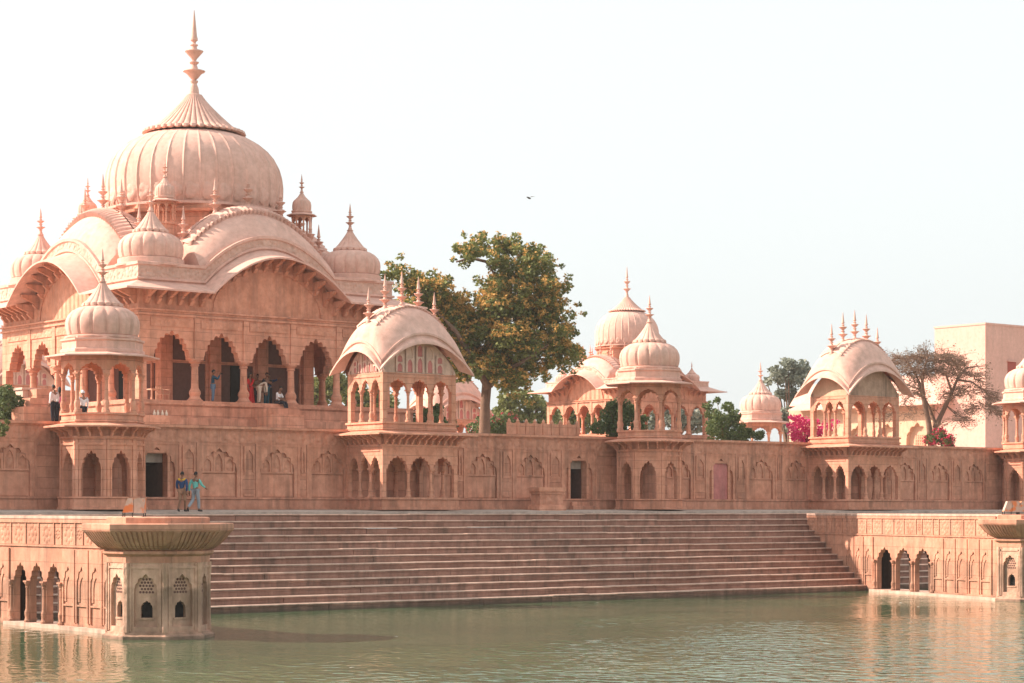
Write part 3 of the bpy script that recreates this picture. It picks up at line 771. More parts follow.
    for a in FA[:1] + FA[3:]:
        nb = P['brackets']
        for i in range(nb):
            u = (-1 + 2*(i+.5)/nb)*L*.985
            y = -L + .06; c, s_ = cos(a), sin(a)
            pos = (u*c - y*s_, u*s_ + y*c, ez + h(u) - .62*k_)
            if pb is None: pb = bracket_mesh(1.0*k_, .72*k_, .17*k_).build("bracket", M['fresh'], t); pb.location = pos
            else: put(pb, t, pos, a)
    zr = ez + 1.34*k_
    mb = MB(); mb.box(-L+.1, L-.1, -L+.1, L-.1, zt+.05, zr); mb.build("flat_roof", M['pale'], t, smooth=0)
    # the four bangla vaults behind the raised eaves
    hr, d1, ridz, rr, rf = P['vault']
    rear = L - d1
    vault = None
    for a in FA:
        c, s_ = cos(a), sin(a)
        if vault is None:
            R = []
            for i in range(11):
                v = i/10; z = ridz - (ridz - zr - .02) * v**2.0
                R.append(ring_curve(hr + .12*v, .04 + (d1-.06)*v**.85, z, rr + (rf-rr)*v, .0, nf=28, ns=4))
            R.append(ring_curve(hr+.12, d1-.02, zr-.3, rf, 0, nf=28, ns=4))
            vault = MB().rings(R, cap=False).build("vault", M['pale'], t, smooth=50)
            def fn(q, v): 
                z = ridz - (ridz - zr - .02) * v**2.0; hx = hr + .12*v
                return Vector((q*hx, -(.04 + (d1-.06)*v**.85), z + (rr + (rf-rr)*v)*(1-abs(q)**2.1)))
            mb = MB(); petals(mb, fn, .36, P['petals'], lift=.20*k_, depth=.24, tmax=1.0); mb.build("petal_ridge", M['pale'], vault, smooth=40)
            fin = None
            for q in (-.97, -.5, 0, .5, .97):
                if fin is None: fin = finial(MB(), 0,0,0, P['finh'], 1.25).build("finial", M['pale'], vault, smooth=40); fin.location = (q*hr, 0, ridz + rr*(1-abs(q)**2.1) - .12)
                else: put(fin, vault, (q*hr, 0, ridz + rr*(1-abs(q)**2.1)))
            vault.location = (rear*s_, -rear*c, 0); vault.rotation_euler = (0,0,a)
        else: put(vault, t, (rear*s_, -rear*c, 0), a)
    # corner domes
    q = L - P['cin']
    for sx, sy in ((-1,-1),(1,-1),(1,1),(-1,1)):
        mbx = MB(); s0 = P['cs']
        mbx.lathe([(1.72*s0,0),(1.72*s0,.10*s0),(1.60*s0,.14*s0),(1.60*s0,.30*s0)], 32, sx*q, sy*q, zr-.03); mbx.build("dome_base", M['pale'], t, smooth=30)
        dome_part(t, zr + .22*s0, s0, (sx*q, sy*q))
    # drum and the great dome
    R0, zb = P['R'], P['domez']; s = R0/4.68; dz = P.get('dz', 1.0)
    mb = MB()
    mb.octa([(R0*.93, 0), (R0*.93, zb-zr-.55*s), (R0*.99, zb-zr-.5*s), (R0*1.0, zb-zr-.36*s), (R0*.94, zb-zr-.32*s), (R0*.94, zb-zr-.10*s)], z=zr)
    d = mb.build("drum", M['fresh'], t, smooth=0)
    mb = MB(); mb.lathe([(R0*.97,-.15*s),(R0*1.01,-.10*s),(R0*1.01,.02*s),(R0*.95,.08*s)], 96, z=zb); mb.build("drum_moulding", M['pale'], d, smooth=30)
    mb = MB()
    ribbed(mb, 0,0,zb, [(x*s, z*s*dz) for x, z in [(4.48,.0),(4.60,.35),(4.67,.9),(4.68,1.4),(4.62,1.9),(4.48,2.4),(4.24,2.85),(3.90,3.25),(3.45,3.62),(2.92,3.92),(2.35,4.14),(1.5,4.3)]], P['gores'], P.get('bead', .022), bead=True, per=10)
    gd = mb.build("great_dome", M['pale'], t, smooth=25)
    # row of leaf reliefs round the foot of the dome
    ng = P['gores']; lr_ = None
    for i in range(ng):
        a = 2*pi*(i+.5)/ng
        if lr_ is None:
            mb = MB(); rad = 4.60*s; n_ = 12; vs = []
            for j, (k_r, dd) in enumerate(((1, 0), (.72, .10), (.2, .05))):
                for m in range(n_):
                    q = 2*pi*m/n_; lob = .30 + .13*abs(cos(1.5*q)); vs.append((rad + dd*s, lob*k_r*1.1*s*cos(q), zb + (.62 + lob*k_r*1.25*sin(q))*s))
            mb.add(vs, [(j*n_+m, j*n_+(m+1)%n_, (j+1)*n_+(m+1)%n_, (j+1)*n_+m) for j in range(2) for m in range(n_)] + [tuple(2*n_+m for m in range(n_))])
            lr_ = mb.build("leaf_relief", M['pale'], gd, smooth=60); lr_.rotation_euler = (0,0,a)
        else: put(lr_, gd, (0,0,0), a)
    mb = MB(); lotus(mb, 0,0,zb + 4.28*s*dz, 2.56*s, .42*s, 2.04*s, 40, lip=.6); mb.build("lotus_cap", M['pale'], gd, smooth=28)
    mb = MB(); finial(mb, 0,0,zb + 4.22*s*dz + 2.0*s, 4.65*s, 1.0, 20); mb.build("finial", M['pale'], gd, smooth=40)
    # small kiosks on the corners of the drum
    kx = P['kiosk']; ks = P['ks']; kp = None
    for sx, sy in ((-1,-1),(1,-1),(1,1),(-1,1)):
        if kp is None:
            mb = MB(); mb.octa([(.50,0),(.50,P['kz']-.02),(.56,P['kz']),(.56,P['kz']+.1)])
            kp = mb.build("kiosk_base", M['fresh'], t, smooth=0); kp.location = (sx*kx, sy*kx, zr-.02)
            mb = MB(); z0 = P['kz']+.1
            for k in range(8):
                an = pi/8 + k*pi/4; mb.lathe([(.06,0),(.045,.2),(.045,.8),(.07,.92)], 8, .48*cos(an), .48*sin(an), z0)
            for k in range(8):
                mb.set(a=k*pi/4); mb.arch(-.2, .2, z0+.62, z0+1.0, -.48, -.42, .155, z0+.64, z0+.9, 0)
            mb.set(); mb.build("kiosk_arcade", M['fresh'], kp)
            mb = MB(); mb.octa([(.40,z0+1.06),(.72,z0+1.0),(.72,z0+1.04),(.46,z0+1.14),(.50,z0+1.2),(.50,z0+1.26),(.44,z0+1.28)])
            mb.build("kiosk_eave", M['pale'], kp, smooth=0)
            mb = MB(); ribbed(mb, 0,0,z0+1.26, [(x*.31,z*.40) for x, z in [(1.49,.0),(1.57,.3),(1.57,.7),(1.48,1.08),(1.33,1.28),(1.10,1.45),(.80,1.58),(.4,1.68)]], 16, .05)
            mb.build("kiosk_dome", M['pale'], kp, smooth=28)
            mb = MB(); lotus(mb, 0,0,z0+1.88, .27, .045, .36, 16); mb.build("kiosk_cap", M['pale'], kp, smooth=28)
            mb = MB(); finial(mb, 0,0,z0+2.2, .95, 1.3, 10); mb.build("kiosk_finial", M['pale'], kp, smooth=40)
            kp.scale = (ks,)*3
        else: put(kp, t, (sx*kx, sy*kx, zr-.02), 0, ks)
    return t

MX, MY = 51.35 + 7.5, 92.6 + 7.5
main = make_mausoleum((MX, MY, 0), "great sandstone mausoleum with the tallest ribbed pink dome, four corner domes and curved gables", dict(
    L=7.5, floor=5.35, plinth=.9, bays=5, pier=.42, spring=7.48, apex=8.85, top=9.85, colr=.26, k=1.0, cella=2.9,
    eave=10.72, rise=2.0, archw=3.85, over=1.45, brackets=24, vault=(3.95, 2.05, 13.35, 2.15, 1.65), petals=34, finh=2.0,
    cin=1.5, cs=1.03, R=4.70, domez=15.9, gores=34, bead=.014, kiosk=4.15, ks=1.05, kz=2.35))
zc2 = 140.0
x_, y_ = W(627, zc2 + 5.3)
second = make_mausoleum((x_, y_, 0), "smaller mausoleum with one large pink dome standing behind the third pavilion", dict(
    L=3.85, floor=5.0, plinth=.35, bays=5, pier=.25, spring=6.45, apex=7.0, top=7.30, colr=.14, k=.5, cella=0,
    eave=7.95, rise=1.05, archw=2.15, over=.95, brackets=16, vault=(2.1, 1.45, 9.35, .95, .85), petals=22, finh=1.05,
    cin=.75, cs=.34, R=2.16, domez=11.05, dz=1.22, bead=.013, gores=28, kiosk=2.1, ks=.5, kz=1.9))

# ------------------------------------------------------------------ piers of the ghat with arcades, and the octagonal towers at their ends
def make_pier(label, A, B, thick, sgn):
    """wall from A (at the tower) back to B; its face looks to -x; arches pierce it next to the steps"""
    A = Vector((*A, 0)); B = Vector((*B, 0)); d = B - A; Ln = d.length; ang = atan2(d.y, d.x)
    t = thing("arcaded_pier", label, "pier", (A.x, A.y, 0), ang - pi)          # local -x runs from the tower back to the walkway
    return t, Ln
def pier_parts(t, Ln, thick, arch_from, bw, zt):
    """face of the wall at local y = 0 (outside is y<0); x runs from -Ln (far) to 0 (tower)"""
    zb = WATER; H0 = zb + .12
    arches = [-(arch_from + bw*(i+.5)) for i in range(3)]
    xa0, xa1 = -(arch_from + 3*bw), -arch_from
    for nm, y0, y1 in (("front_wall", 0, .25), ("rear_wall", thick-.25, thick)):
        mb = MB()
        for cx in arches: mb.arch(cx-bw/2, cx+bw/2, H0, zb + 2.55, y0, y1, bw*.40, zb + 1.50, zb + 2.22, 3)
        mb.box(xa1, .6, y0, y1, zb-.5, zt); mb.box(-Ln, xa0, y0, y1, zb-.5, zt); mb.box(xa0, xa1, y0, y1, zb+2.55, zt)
        mb.build(nm, M['ghat' if nm[0] == "f" else 'shade_stone'], t, smooth=0 if nm[0] == "r" else 35)
    mb = MB(); mb.box(xa0-.1, .5, -.30, thick+.3, zb-.4, H0-.002); mb.build("ledge", M['tread'], t, smooth=0)
    mb = MB(); mb.box(-Ln, .6, -.05, thick+.05, zt, zt+.10); mb.build("coping", M['tread'], t, smooth=0)
    mb = MB(); mb.box(xa0+.05, .4, .25, thick-.25, zb + 2.62, zb + 2.75); mb.build("arcade_ceiling", M['shade_stone'], t, smooth=0)
    # colonnettes between the arches
    pc = None
    for i in range(4):
        x = xa1 - i*bw
        for y in (-.02, thick+.02):
            if pc is None: pc = column_mesh("column", None, 1.40, .10, 10).build("column", M['ghat'], t); pc.location = (x, y, H0)
            else: put(pc, t, (x, y, H0))
    # carved bands and panels on the face
    mb = MB(); rl = MB(); rnd = random.Random(5)
    mb.box(-Ln, .1, -.05, .004, zb+2.78, zb+2.86); mb.box(-Ln, .1, -.05, .004, zt-.14, zt-.02)
    x = -Ln + .1
    while x < -.4:
        w = rnd.choice((.55, 1.0, 1.0, 1.15)); w = min(w, -.2 - x)
        mb.box(x, x+.07, -.035, .003, zb+2.86, zt-.14)
        cx = x + w/2 + .03; cz = (zb+2.86+zt-.14)/2; r = min(w*.36, .36)
        rl = MB()
        for k in range(8):
            q = 2*pi*k/8
            px_, pz_ = cx + r*.72*cos(q), cz + r*.72*sin(q)
            ng = 8; vs = [(px_ + .10*r/.36*cos(2*pi*m/ng), -.004, pz_ + .10*r/.36*sin(2*pi*m/ng)) for m in range(ng)] + [(px_, -.045, pz_)]
            rl.add(vs, [(m, (m+1) % ng, ng) for m in range(ng)])
        ng = 10; vs = [(cx + r*.36*cos(2*pi*m/ng), -.004, cz + r*.36*sin(2*pi*m/ng)) for m in range(ng)] + [(cx, -.05, cz)]
        rl.add(vs, [(m, (m+1) % ng, ng) for m in range(ng)])
        rl.build('rosette', M['ghat'], t, smooth=60)
        x += w
    # tall blind niches between the arcade and the tower and beyond the arcade
    def niche(x0, x1):
        w = x1 - x0
        mb.arch(x0, x1, zb+.25, zb+2.70, -.06, .003, w/2-.10, zb+1.45, zb+2.15, 2)
        MB().arch(x0+.14, x1-.14, zb+.95, zb+2.0, -.03, .003, (w-.28)/2-.12, zb+1.35, zb+1.8, 0).build('niche_relief', M['ghat'], t)
        mb.box(x0+.1, x1-.1, -.055, .002, zb+.80, zb+.86)
    g0 = arch_from - .25; nn = max(1, int(round(g0/1.05))); w = g0/nn
    for i in range(nn): niche(-arch_from + .10 + i*w, -arch_from + .10 + (i+1)*w - .08)
    x = xa0 - .1
    k = 0
    while x - .95 > -Ln and k < 3: niche(x - .95, x - .06); x -= .98; k += 1
    mb.build("moulding", M['ghat'], t)
def make_tower(loc, label):
    t = thing("octagonal_tower", label, "tower", loc, 0, "octagonal bathing towers at the ends of the piers")
    AP = 1.49; a = 2*AP*math.tan(pi/8)
    mb = MB(); mb.octa([(AP+.16,-.6),(AP+.16,.10),(AP+.06,.16),(AP+.06,.22),(AP-.2,.22)]); mb.build("base", M['tower'], t, smooth=0)
    mb = MB(); inn = MB()
    for k in range(8):
        gr = MB(); mb.set(a=k*pi/4); inn.set(a=k*pi/4); gr.set(a=k*pi/4)
        mb.arch(-a/2, a/2, .22, 2.40, -AP, -AP+.12, a*.30, 1.55, 2.05, 2, zbot=.40)
        for sx in (-1, 1): mb.lathe([(.085,.22),(.085,.4),(.065,.45),(.06,2.0),(.085,2.05),(.085,2.40)], 8, sx*(a/2-.03), -AP-.0, 0); mb.box(sx*a*.385-.03, sx*a*.385+.03, -AP-.03, -AP+.004, .26, 2.38)
        mb.box(-a/2, a/2, -AP-.03, -AP+.004, 2.22, 2.29)
        # recessed back with a small cusped window below and a pierced screen above
        inn.arch(-a*.33, a*.33, .38, 2.15, -AP+.12, -AP+.26, .19, .98, 1.22, 2, zbot=.68)
        mb.box(-.24, .24, -AP+.09, -AP+.125, .62, .68)
        for i in range(5):
            for j in range(5):
                zz = 1.48 + j*.10; hwz = .24*sqrt(max(0, 1 - ((zz-1.48)/.58)**2))
                xx = (i-2)*.10 + (.05 if j % 2 else 0)
                if abs(xx) < hwz: gr.lathe([(.052,0),(.052,.012)], 6, 0,0,0) if False else gr.add([(xx + .042*cos(pi/3*m+pi/6), -AP+.112, zz + .042*sin(pi/3*m+pi/6)) for m in range(6)] + [(xx + .042*cos(pi/3*m+pi/6), -AP+.135, zz + .042*sin(pi/3*m+pi/6)) for m in range(6)], [tuple(range(6))] + [(m, (m+1)%6, (m+1)%6+6, m+6) for m in range(6)])
        gr.build("pierced_screen", M['dark'], t, smooth=0)
    mb.build("arched_wall", M['tower'], t); inn.build("niche_back", M['tower'], t)
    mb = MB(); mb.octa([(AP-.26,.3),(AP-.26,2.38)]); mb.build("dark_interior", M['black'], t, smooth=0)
    mb = MB(); mb.octa([(AP+.02,2.40),(AP+.02,2.60),(AP+.08,2.63),(AP+.14,2.68),(AP+.14,2.76),(AP+.04,2.79)])
    mb.build("frieze", M['ghat'], t, smooth=0)
    # flaring bracketed cornice under the slab
    mb = MB(); mb.octa([(AP-.02,2.77),(AP+.20,2.86),(AP+.41,3.04),(AP+.66,3.36)]); mb.build("cornice", M['ghat'], t, smooth=0)
    pb = None
    for k in range(8):
        for i in range(11):
            u = (i-5)/5.6
            c, s_ = cos(k*pi/4), sin(k*pi/4)
            m2 = 1.02
            if pb is None:
                q = MB(); vs = []
                for w_, (y, z) in [(x, p) for x in (-.05,.05) for p in ((0,0),(-.22,.10),(-.44,.30),(-.68,.60),(-.60,.60),(-.05,.12))]: vs.append((w_, y, z))
                q.add(vs, [(5,4,3,2,1,0),(6,7,8,9,10,11)] + [(i_, (i_+1)%6, (i_+1)%6+6, i_+6)  for i_ in range(6)])
                pb = q.build("bracket", M['ghat'], t)
                x, y = u*a*.5, -AP - .06
                pb.location = (x*c - y*s_, x*s_ + y*c, 2.78); pb.rotation_euler = (0,0,k*pi/4)
            else:
                x, y = u*a*.58, -AP - .06
                put(pb, t, (x*c - y*s_, x*s_ + y*c, 2.78), k*pi/4 + u*.30)
    mb = MB(); mb.octa([(AP+.70,3.36),(AP+.74,3.42),(AP+.74,3.60),(AP+.70,3.63)]); mb.build("slab", M['ghat'], t, smooth=0)
    mb = MB(); mb.octa([(AP+.02,3.63),(AP+.02,3.80),(AP-.04,3.83)]); mb.build("platform", M['ghat'], t, smooth=0)
    return t
x_, y_ = W(158.5, 68.2)
tower1 = make_tower((x_, y_, WATER), "near octagonal tower with flaring cornice standing in the water at left")
p1, L1 = make_pier("sunlit arcaded stone pier at the left edge ending in the near octagonal tower", (33.87, 61.3), (33.87, 78.2), .8, 1)
pier_parts(p1, L1, .8, 5.1, 1.27, -.30)
x_, y_ = W(1031, 95.6)
tower2 = dup(tower1, (x_, y_, WATER), 0, "far octagonal tower cut off by the right edge of the photo")
p2, L2 = make_pier("arcaded stone pier closing the right end of the steps, with three arches at the waterline", (76.9, 60.9), (82.95, 78.0), 1.2, 1)
pier_parts(p2, L2, 1.2, 5.4, 1.83, -.30)
# ------------------------------------------------------------------ trees and shrubs
def leaves(mb, clumps, n, size, seed, flat=0.0, shell=.55):
    rnd = random.Random(seed); tot = sum(c[3]**2 for c in clumps)
    for (cx, cy, cz, cr) in clumps:
        k = int(n * cr*cr / tot)
        for _ in range(k):
            while True:
                d = Vector((rnd.uniform(-1,1), rnd.uniform(-1,1), rnd.uniform(-1,1)))
                if .05 < d.length <= 1: break
            d = d.normalized() * (d.length ** shell)
            p = Vector((cx + d.x*cr, cy + d.y*cr, cz + d.z*cr*.85))
            u = Vector((rnd.gauss(0,1), rnd.gauss(0,1), rnd.gauss(0,.6))).normalized()
            w = u.cross(Vector((rnd.gauss(0,1), rnd.gauss(0,1), rnd.gauss(0,1)))).normalized()
            s = size * rnd.uniform(.6, 1.35)
            a, b, c, e = p - u*s*.5, p + w*s*.32, p + u*s*.5, p - w*s*.32
            mid = s*.08
            mb.add([tuple(a), (b.x,b.y,b.z-mid), tuple(c), (e.x,e.y,e.z-mid)], [(0,1,2),(0,2,3)])
    return mb
def grow(mb, p, d, length, rad, depth, rnd, tips, spread=.6, up=.15, n=5, kids=(2,3), shrink=.72):
    """branching limbs; the ends are collected in tips"""
    pts = [Vector(p)]; rads = [rad]; q = Vector(p); dd = Vector(d).normalized(); seg = 4
    for i in range(seg):
        dd = (dd + Vector((rnd.gauss(0,.14), rnd.gauss(0,.14), rnd.gauss(0,.10) + up*.25))).normalized()
        q = q + dd * (length/seg); pts.append(q.copy()); rads.append(rad * (1 - .38*(i+1)/seg))
    mb.tube([tuple(x) for x in pts], rads, n if depth > 1 else 4)
    if depth == 0: tips.append((q, dd)); return
    for k in range(rnd.randint(*kids)):
        j = rnd.choice((2,3,4,4)); b = pts[j]
        nd = (dd + Vector((rnd.gauss(0,spread), rnd.gauss(0,spread), rnd.gauss(0,spread*.6) + up))).normalized()
        grow(mb, b, nd, length*shrink*rnd.uniform(.8,1.15), rads[j]*.72, depth-1, rnd, tips, spread, up, n, kids, shrink)
    tips.append((q, dd))

# the big flowering tree between the painted pavilion and the second mausoleum
zt = 128.0; K = zt / F
def tp(px, py, dz=0):            # crown clump centre given where it is seen
    X, Y = W(px, zt + dz); return (X, Y, ZH(py, zt + dz))
bx, by = W(484, zt)
tree = thing("flowering_tree", "tall dark green tree full of orange-yellow blossom between the painted pavilion and the second mausoleum", "tree", (bx, by, TZ - .1))
def rel(q): return (q[0]-bx, q[1]-by, q[2]-TZ+.1)
rnd = random.Random(4)
mb = MB(); zf_ = lambda py: ZH(py, zt) - TZ + .1
mb.tube([(0,0,0),(.05,0,1.2),(.12,.05,2.6),(.30,.1,3.9),(.5,.2,5.2)], [.42,.34,.30,.29,.25], 12)
def limb(pts, r0, r1):
    P_ = [rel(tp(*q)) for q in pts]; n = len(P_)
    mb.tube(P_, [r0 + (r1-r0)*i/(n-1) for i in range(n)], 8)
limb([(489,385),(505,355,1),(520,325,2),(530,295,2),(533,265,1)], .28, .07)
limb([(488,388),(470,355,-1),(455,330,-2),(430,305,-1)], .22, .06)
limb([(490,380),(525,360,-2),(548,345,-2)], .18, .05)
limb([(505,350),(500,310,-1),(497,280,0),(488,262,0),(470,258,0),(456,262,0)], .20, .045)
limb([(530,300,2),(545,282,1),(553,268,0)], .10, .03)
limb([(455,330,-2),(430,320,2),(405,300,3)], .12, .04)
mb.build("trunk", M['bark'], tree, smooth=60)
cl = []
outline = [(470,250,1.0),(463,248,.8),(480,249,.9),(493,252,1.0),(508,250,1.1),(523,252,1.1),(537,262,1.1),(548,275,.9),(553,288,1.0),(535,283,1.4),(515,275,1.6),(500,285,1.5),(490,300,1.5),(510,305,1.8),(535,310,1.7),(555,312,1.2),(563,325,.9),(568,345,.9),(573,352,.7),(555,345,1.5),(535,345,1.8),(510,340,1.9),(485,330,1.9),(465,315,1.6),(452,330,1.4),(470,345,1.5),(492,362,1.5),(520,366,1.4),(540,372,.9),(505,378,1.0),(478,372,1.1),(460,360,1.1),(446,300,1.5),(432,292,1.4),(415,285,1.3),(400,283,1.0),(390,280,.8),(425,312,1.4),(408,305,1.1),(442,320,1.5),(447,345,1.0),(526,385,.5),(560,362,.8),(548,300,.9),(512,392,.5),(560,333,.9),(543,298,.8)]
for px, py, r in outline:
    for q in range(5):
        X, Y, Z = rel(tp(px + rnd.gauss(0,6), py + rnd.gauss(0,6), rnd.uniform(-2.4, 2.4)))
        cl.append((X, Y, Z, r*rnd.uniform(.34,.56)))
    for q in range(5):
        X, Y, Z = rel(tp(px + rnd.gauss(0,12)*min(1,r), py + rnd.gauss(0,11)*min(1,r), rnd.uniform(-2.0, 2.0)))
        cl.append((X, Y, Z, r*rnd.uniform(.22,.36)))
leaves(MB(), [], 0, 1, 1)
leaves(lm := MB(), cl, 50000, .22, 2, shell=.8).build("crown", M['leaf'], tree, smooth=0)
# blossom: small bunches standing on the outside of the leaf clumps
bm_ = MB(); rnd = random.Random(9)
for (cx, cy, cz, cr) in cl:
    low = 1.0 if cz < ZH(285, zt) - TZ else .35
    for _ in range(int(16*cr*cr*low*3.4 + .5)):
        d = Vector((rnd.gauss(0,1), rnd.gauss(0,1), abs(rnd.gauss(0,1))*.8 - .1)).normalized()
        p = Vector((cx, cy, cz)) + d*cr*rnd.uniform(.85,1.08)
        leaves(bm_, [(p.x, p.y, p.z, .15)], 7, .165, rnd.randint(0, 10**6), shell=.8)
bm_.build("blossom", M['bloom'], tree, smooth=0)

def simple_tree(name, label, px, zc, ybase, clumps, m, nleaf, size, seed, cat="tree", trunk=.22, mtrunk='bark', zb=None, extra=None, dzs=1.5, splits=3):
    X, Y = W(px, zc); z0 = (TZ - .1) if zb is None else zb
    t = thing(name, label, cat, (X, Y, z0))
    rnd = random.Random(seed); cl = []; tb = MB()
    for cx, cy, r in clumps:
        for q in range(splits):
            dz = rnd.uniform(-dzs, dzs); x, y = W(cx + rnd.gauss(0,.5)*r*F/zc*.6, zc + dz); z = ZH(cy + rnd.gauss(0,.4)*r*F/zc*.5, zc + dz)
            cl.append((x-X, y-Y, z-z0, r*rnd.uniform(.5,.8)))
    for i, (x, y, z, r) in enumerate(cl):
        if i % splits == 0 and trunk:
            tb.tube([(rnd.gauss(0,.05),rnd.gauss(0,.05),0),(x*.25,y*.25,z*.4),(x*.7,y*.7,z*.75),(x,y,z)], [trunk,trunk*.7,trunk*.4,trunk*.12], 6)
    if tb.v: tb.build("trunk" if cat == "tree" else "stem", M[mtrunk], t, smooth=60)
    leaves(MB(), cl, 0, 1, 1)
    q = leaves(MB(), cl, nleaf, size, seed).build("crown" if cat == "tree" else "foliage", m, t, smooth=0)
    if extra:
        mm, frac, es, nm = extra
        q2 = MB(); r2 = random.Random(seed+5)
        for (x, y, z, r) in cl:
            for _ in range(int(frac*r*r*10)+1):
                d = Vector((r2.gauss(0,1), r2.gauss(0,1), r2.gauss(0,1))).normalized()*r*r2.uniform(.8,1.1)
                leaves(q2, [(x+d.x, y+d.y, z+d.z, .14)], 6, es, r2.randint(0,10**6), shell=.8)
        q2.build(nm, mm, t, smooth=0)
    return t
simple_tree("eucalyptus_tree", "slender grey-green eucalyptus rising behind the distant domed kiosk", 790, 205, 0,
    [(790,368,1.0),(776,372,.9),(802,366,.8),(799,378,1.0),(783,380,1.0),(770,380,.6),(790,395,1.0),(798,405,.9),(780,393,.7),(788,415,1.0),(797,428,1.2),(806,371,.5),(786,362,.7)], M['grey_leaf'], 3300, .40, 21, dzs=1.2, splits=5)
simple_tree("round_shrub", "dark rounded shrub in front of the second mausoleum's left arches", 618, 115, 0,
    [(618,418,.75),(604,415,.6),(632,416,.6),(600,428,.55),(618,431,.75),(640,426,.5),(610,406,.45),(626,406,.5),(643,420,.35)], M['bush'], 5200, .17, 22, "shrub", .05)
simple_tree("feathery_shrub", "dark green feathery shrub beside the right end of the second mausoleum", 725, 122, 0,
    [(725,420,.8),(715,415,.6),(735,418,.7),(728,405,.5),(742,430,.6),(712,430,.7),(722,433,.8),(738,435,.7),(708,405,.3),(718,400,.25)], M['bush'], 4600, .17, 23, "shrub", .05)
simple_tree("low_shrub", "low green shrub in front of the distant domed kiosk", 752, 124, 0,
    [(748,434,.45),(757,436,.4),(742,437,.4)], M['bush'], 1500, .15, 24, "shrub", .03)
simple_tree("bougainvillea", "bright magenta bougainvillea left of the soot-stained pavilion", 806, 127, 0,
    [(800,421,.5),(793,426,.42),(806,427,.55),(796,434,.5),(812,433,.6),(822,430,.5),(829,426,.45),(792,417,.25),(815,422,.4),(803,438,.6)], M['magenta'], 2900, .15, 25, "shrub", .04, splits=6)
simple_tree("flowering_shrub", "green shrub with red flowers at the foot of the bare acacia", 942, 134, 0,
    [(941,437,.55),(932,440,.4),(950,441,.45),(940,430,.4),(945,446,.5)], M['bush'], 1600, .15, 26, "shrub", .04, extra=(M['redflower'], 9, .17, "flower"))
simple_tree("dense_shrub", "dense dark green shrub rising behind the wall at the left edge", 6, 95, 0,
    [(4,405,.75),(14,402,.55),(20,410,.5),(-8,400,.8),(10,416,.6),(24,416,.35),(-14,412,.7),(2,394,.5),(14,392,.3)], M['bush'], 7500, .13, 27, "shrub", .04)
simple_tree("leafy_sprig", "yellow-green leafy sprig growing over the wall coping at the left edge", -4, 88, 0,
    [(-3,424,.25),(4,428,.22),(3,434,.18),(-4,436,.2),(7,422,.13)], M['lightbush'], 700, .12, 28, "plant", .015, zb=3.2, dzs=.3)
# light green scrub beyond the terrace
simple_tree("pale_scrub_tree", "pale yellow-green scrubby tree filling the gap left of the second mausoleum", 522, 172, 0,
    [(505,400,1.0),(522,396,1.0),(537,402,.9),(512,412,1.3),(530,415,1.3),(545,418,1.1),(500,420,1.2),(518,428,1.4),(538,430,1.3),(548,408,.7)], M['lightbush'], 5200, .34, 31, dzs=2)
simple_tree("mid_green_shrub", "mid green shrub right of the tree trunk on the terrace", 500, 140, 0,
    [(494,424,.9),(508,427,.9),(485,428,.8),(520,431,.7),(500,432,1.0),(475,428,.7)], M['bush'], 4200, .2, 32, "shrub", .05, extra=(M['redflower'], 3.0, .11, "flower"))
simple_tree("verandah_scrub", "light green scrub seen through the right arches of the great mausoleum", 330, 165, 0,
    [(318,395,1.5),(332,390,1.6),(345,396,1.5),(325,380,1.2),(340,378,1.0),(312,385,1.0),(352,388,1.2),(360,400,1.4),(372,398,1.3),(383,405,1.3)], M['lightbush'], 5200, .36, 33, dzs=2)
simple_tree("arch_scrub", "green bush seen through the arches of the painted pavilion", 430, 118, 0,
    [(418,420,.6),(430,418,.65),(442,421,.6),(410,425,.5),(450,425,.5),(436,410,.4)], M['bush'], 2800, .2, 34, "shrub", .04)
simple_tree("far_tree", "pale hazy tree seen through the third pavilion's upper arches", 665, 185, 0,
    [(650,408,1.4),(664,400,1.4),(680,408,1.4),(690,402,1.1),(700,412,1.4),(672,418,1.6),(655,422,1.4),(690,422,1.6),(712,415,1.0)], M['grey_leaf'], 4200, .36, 35, dzs=2)
simple_tree("far_tree", "pale hazy tree beyond the arches at the left of the second mausoleum", 580, 190, 0,
    [(560,412,1.3),(572,406,1.2),(585,410,1.4),(598,415,1.4),(575,420,1.6),(592,424,1.4),(560,424,1.5)], M['lightbush'], 3200, .36, 36, dzs=2)
# a far belt of scrub all along the horizon
bl = MB(); rnd = random.Random(8); cl = []
for i in range(170):
    X = -60 + 420*i/170 + rnd.uniform(-2,2); Y = 235 + rnd.uniform(-12, 25)
    cl.append((X, Y, rnd.uniform(2.8, 6.2), rnd.uniform(2.2, 3.8)))
leaves(bl, cl, 16000, .8, 40); o = bl.build("scrub_belt", M['grey_leaf'], smooth=0); tag(o, "hazy belt of scrub far beyond the terrace", "scrub", kind="stuff")

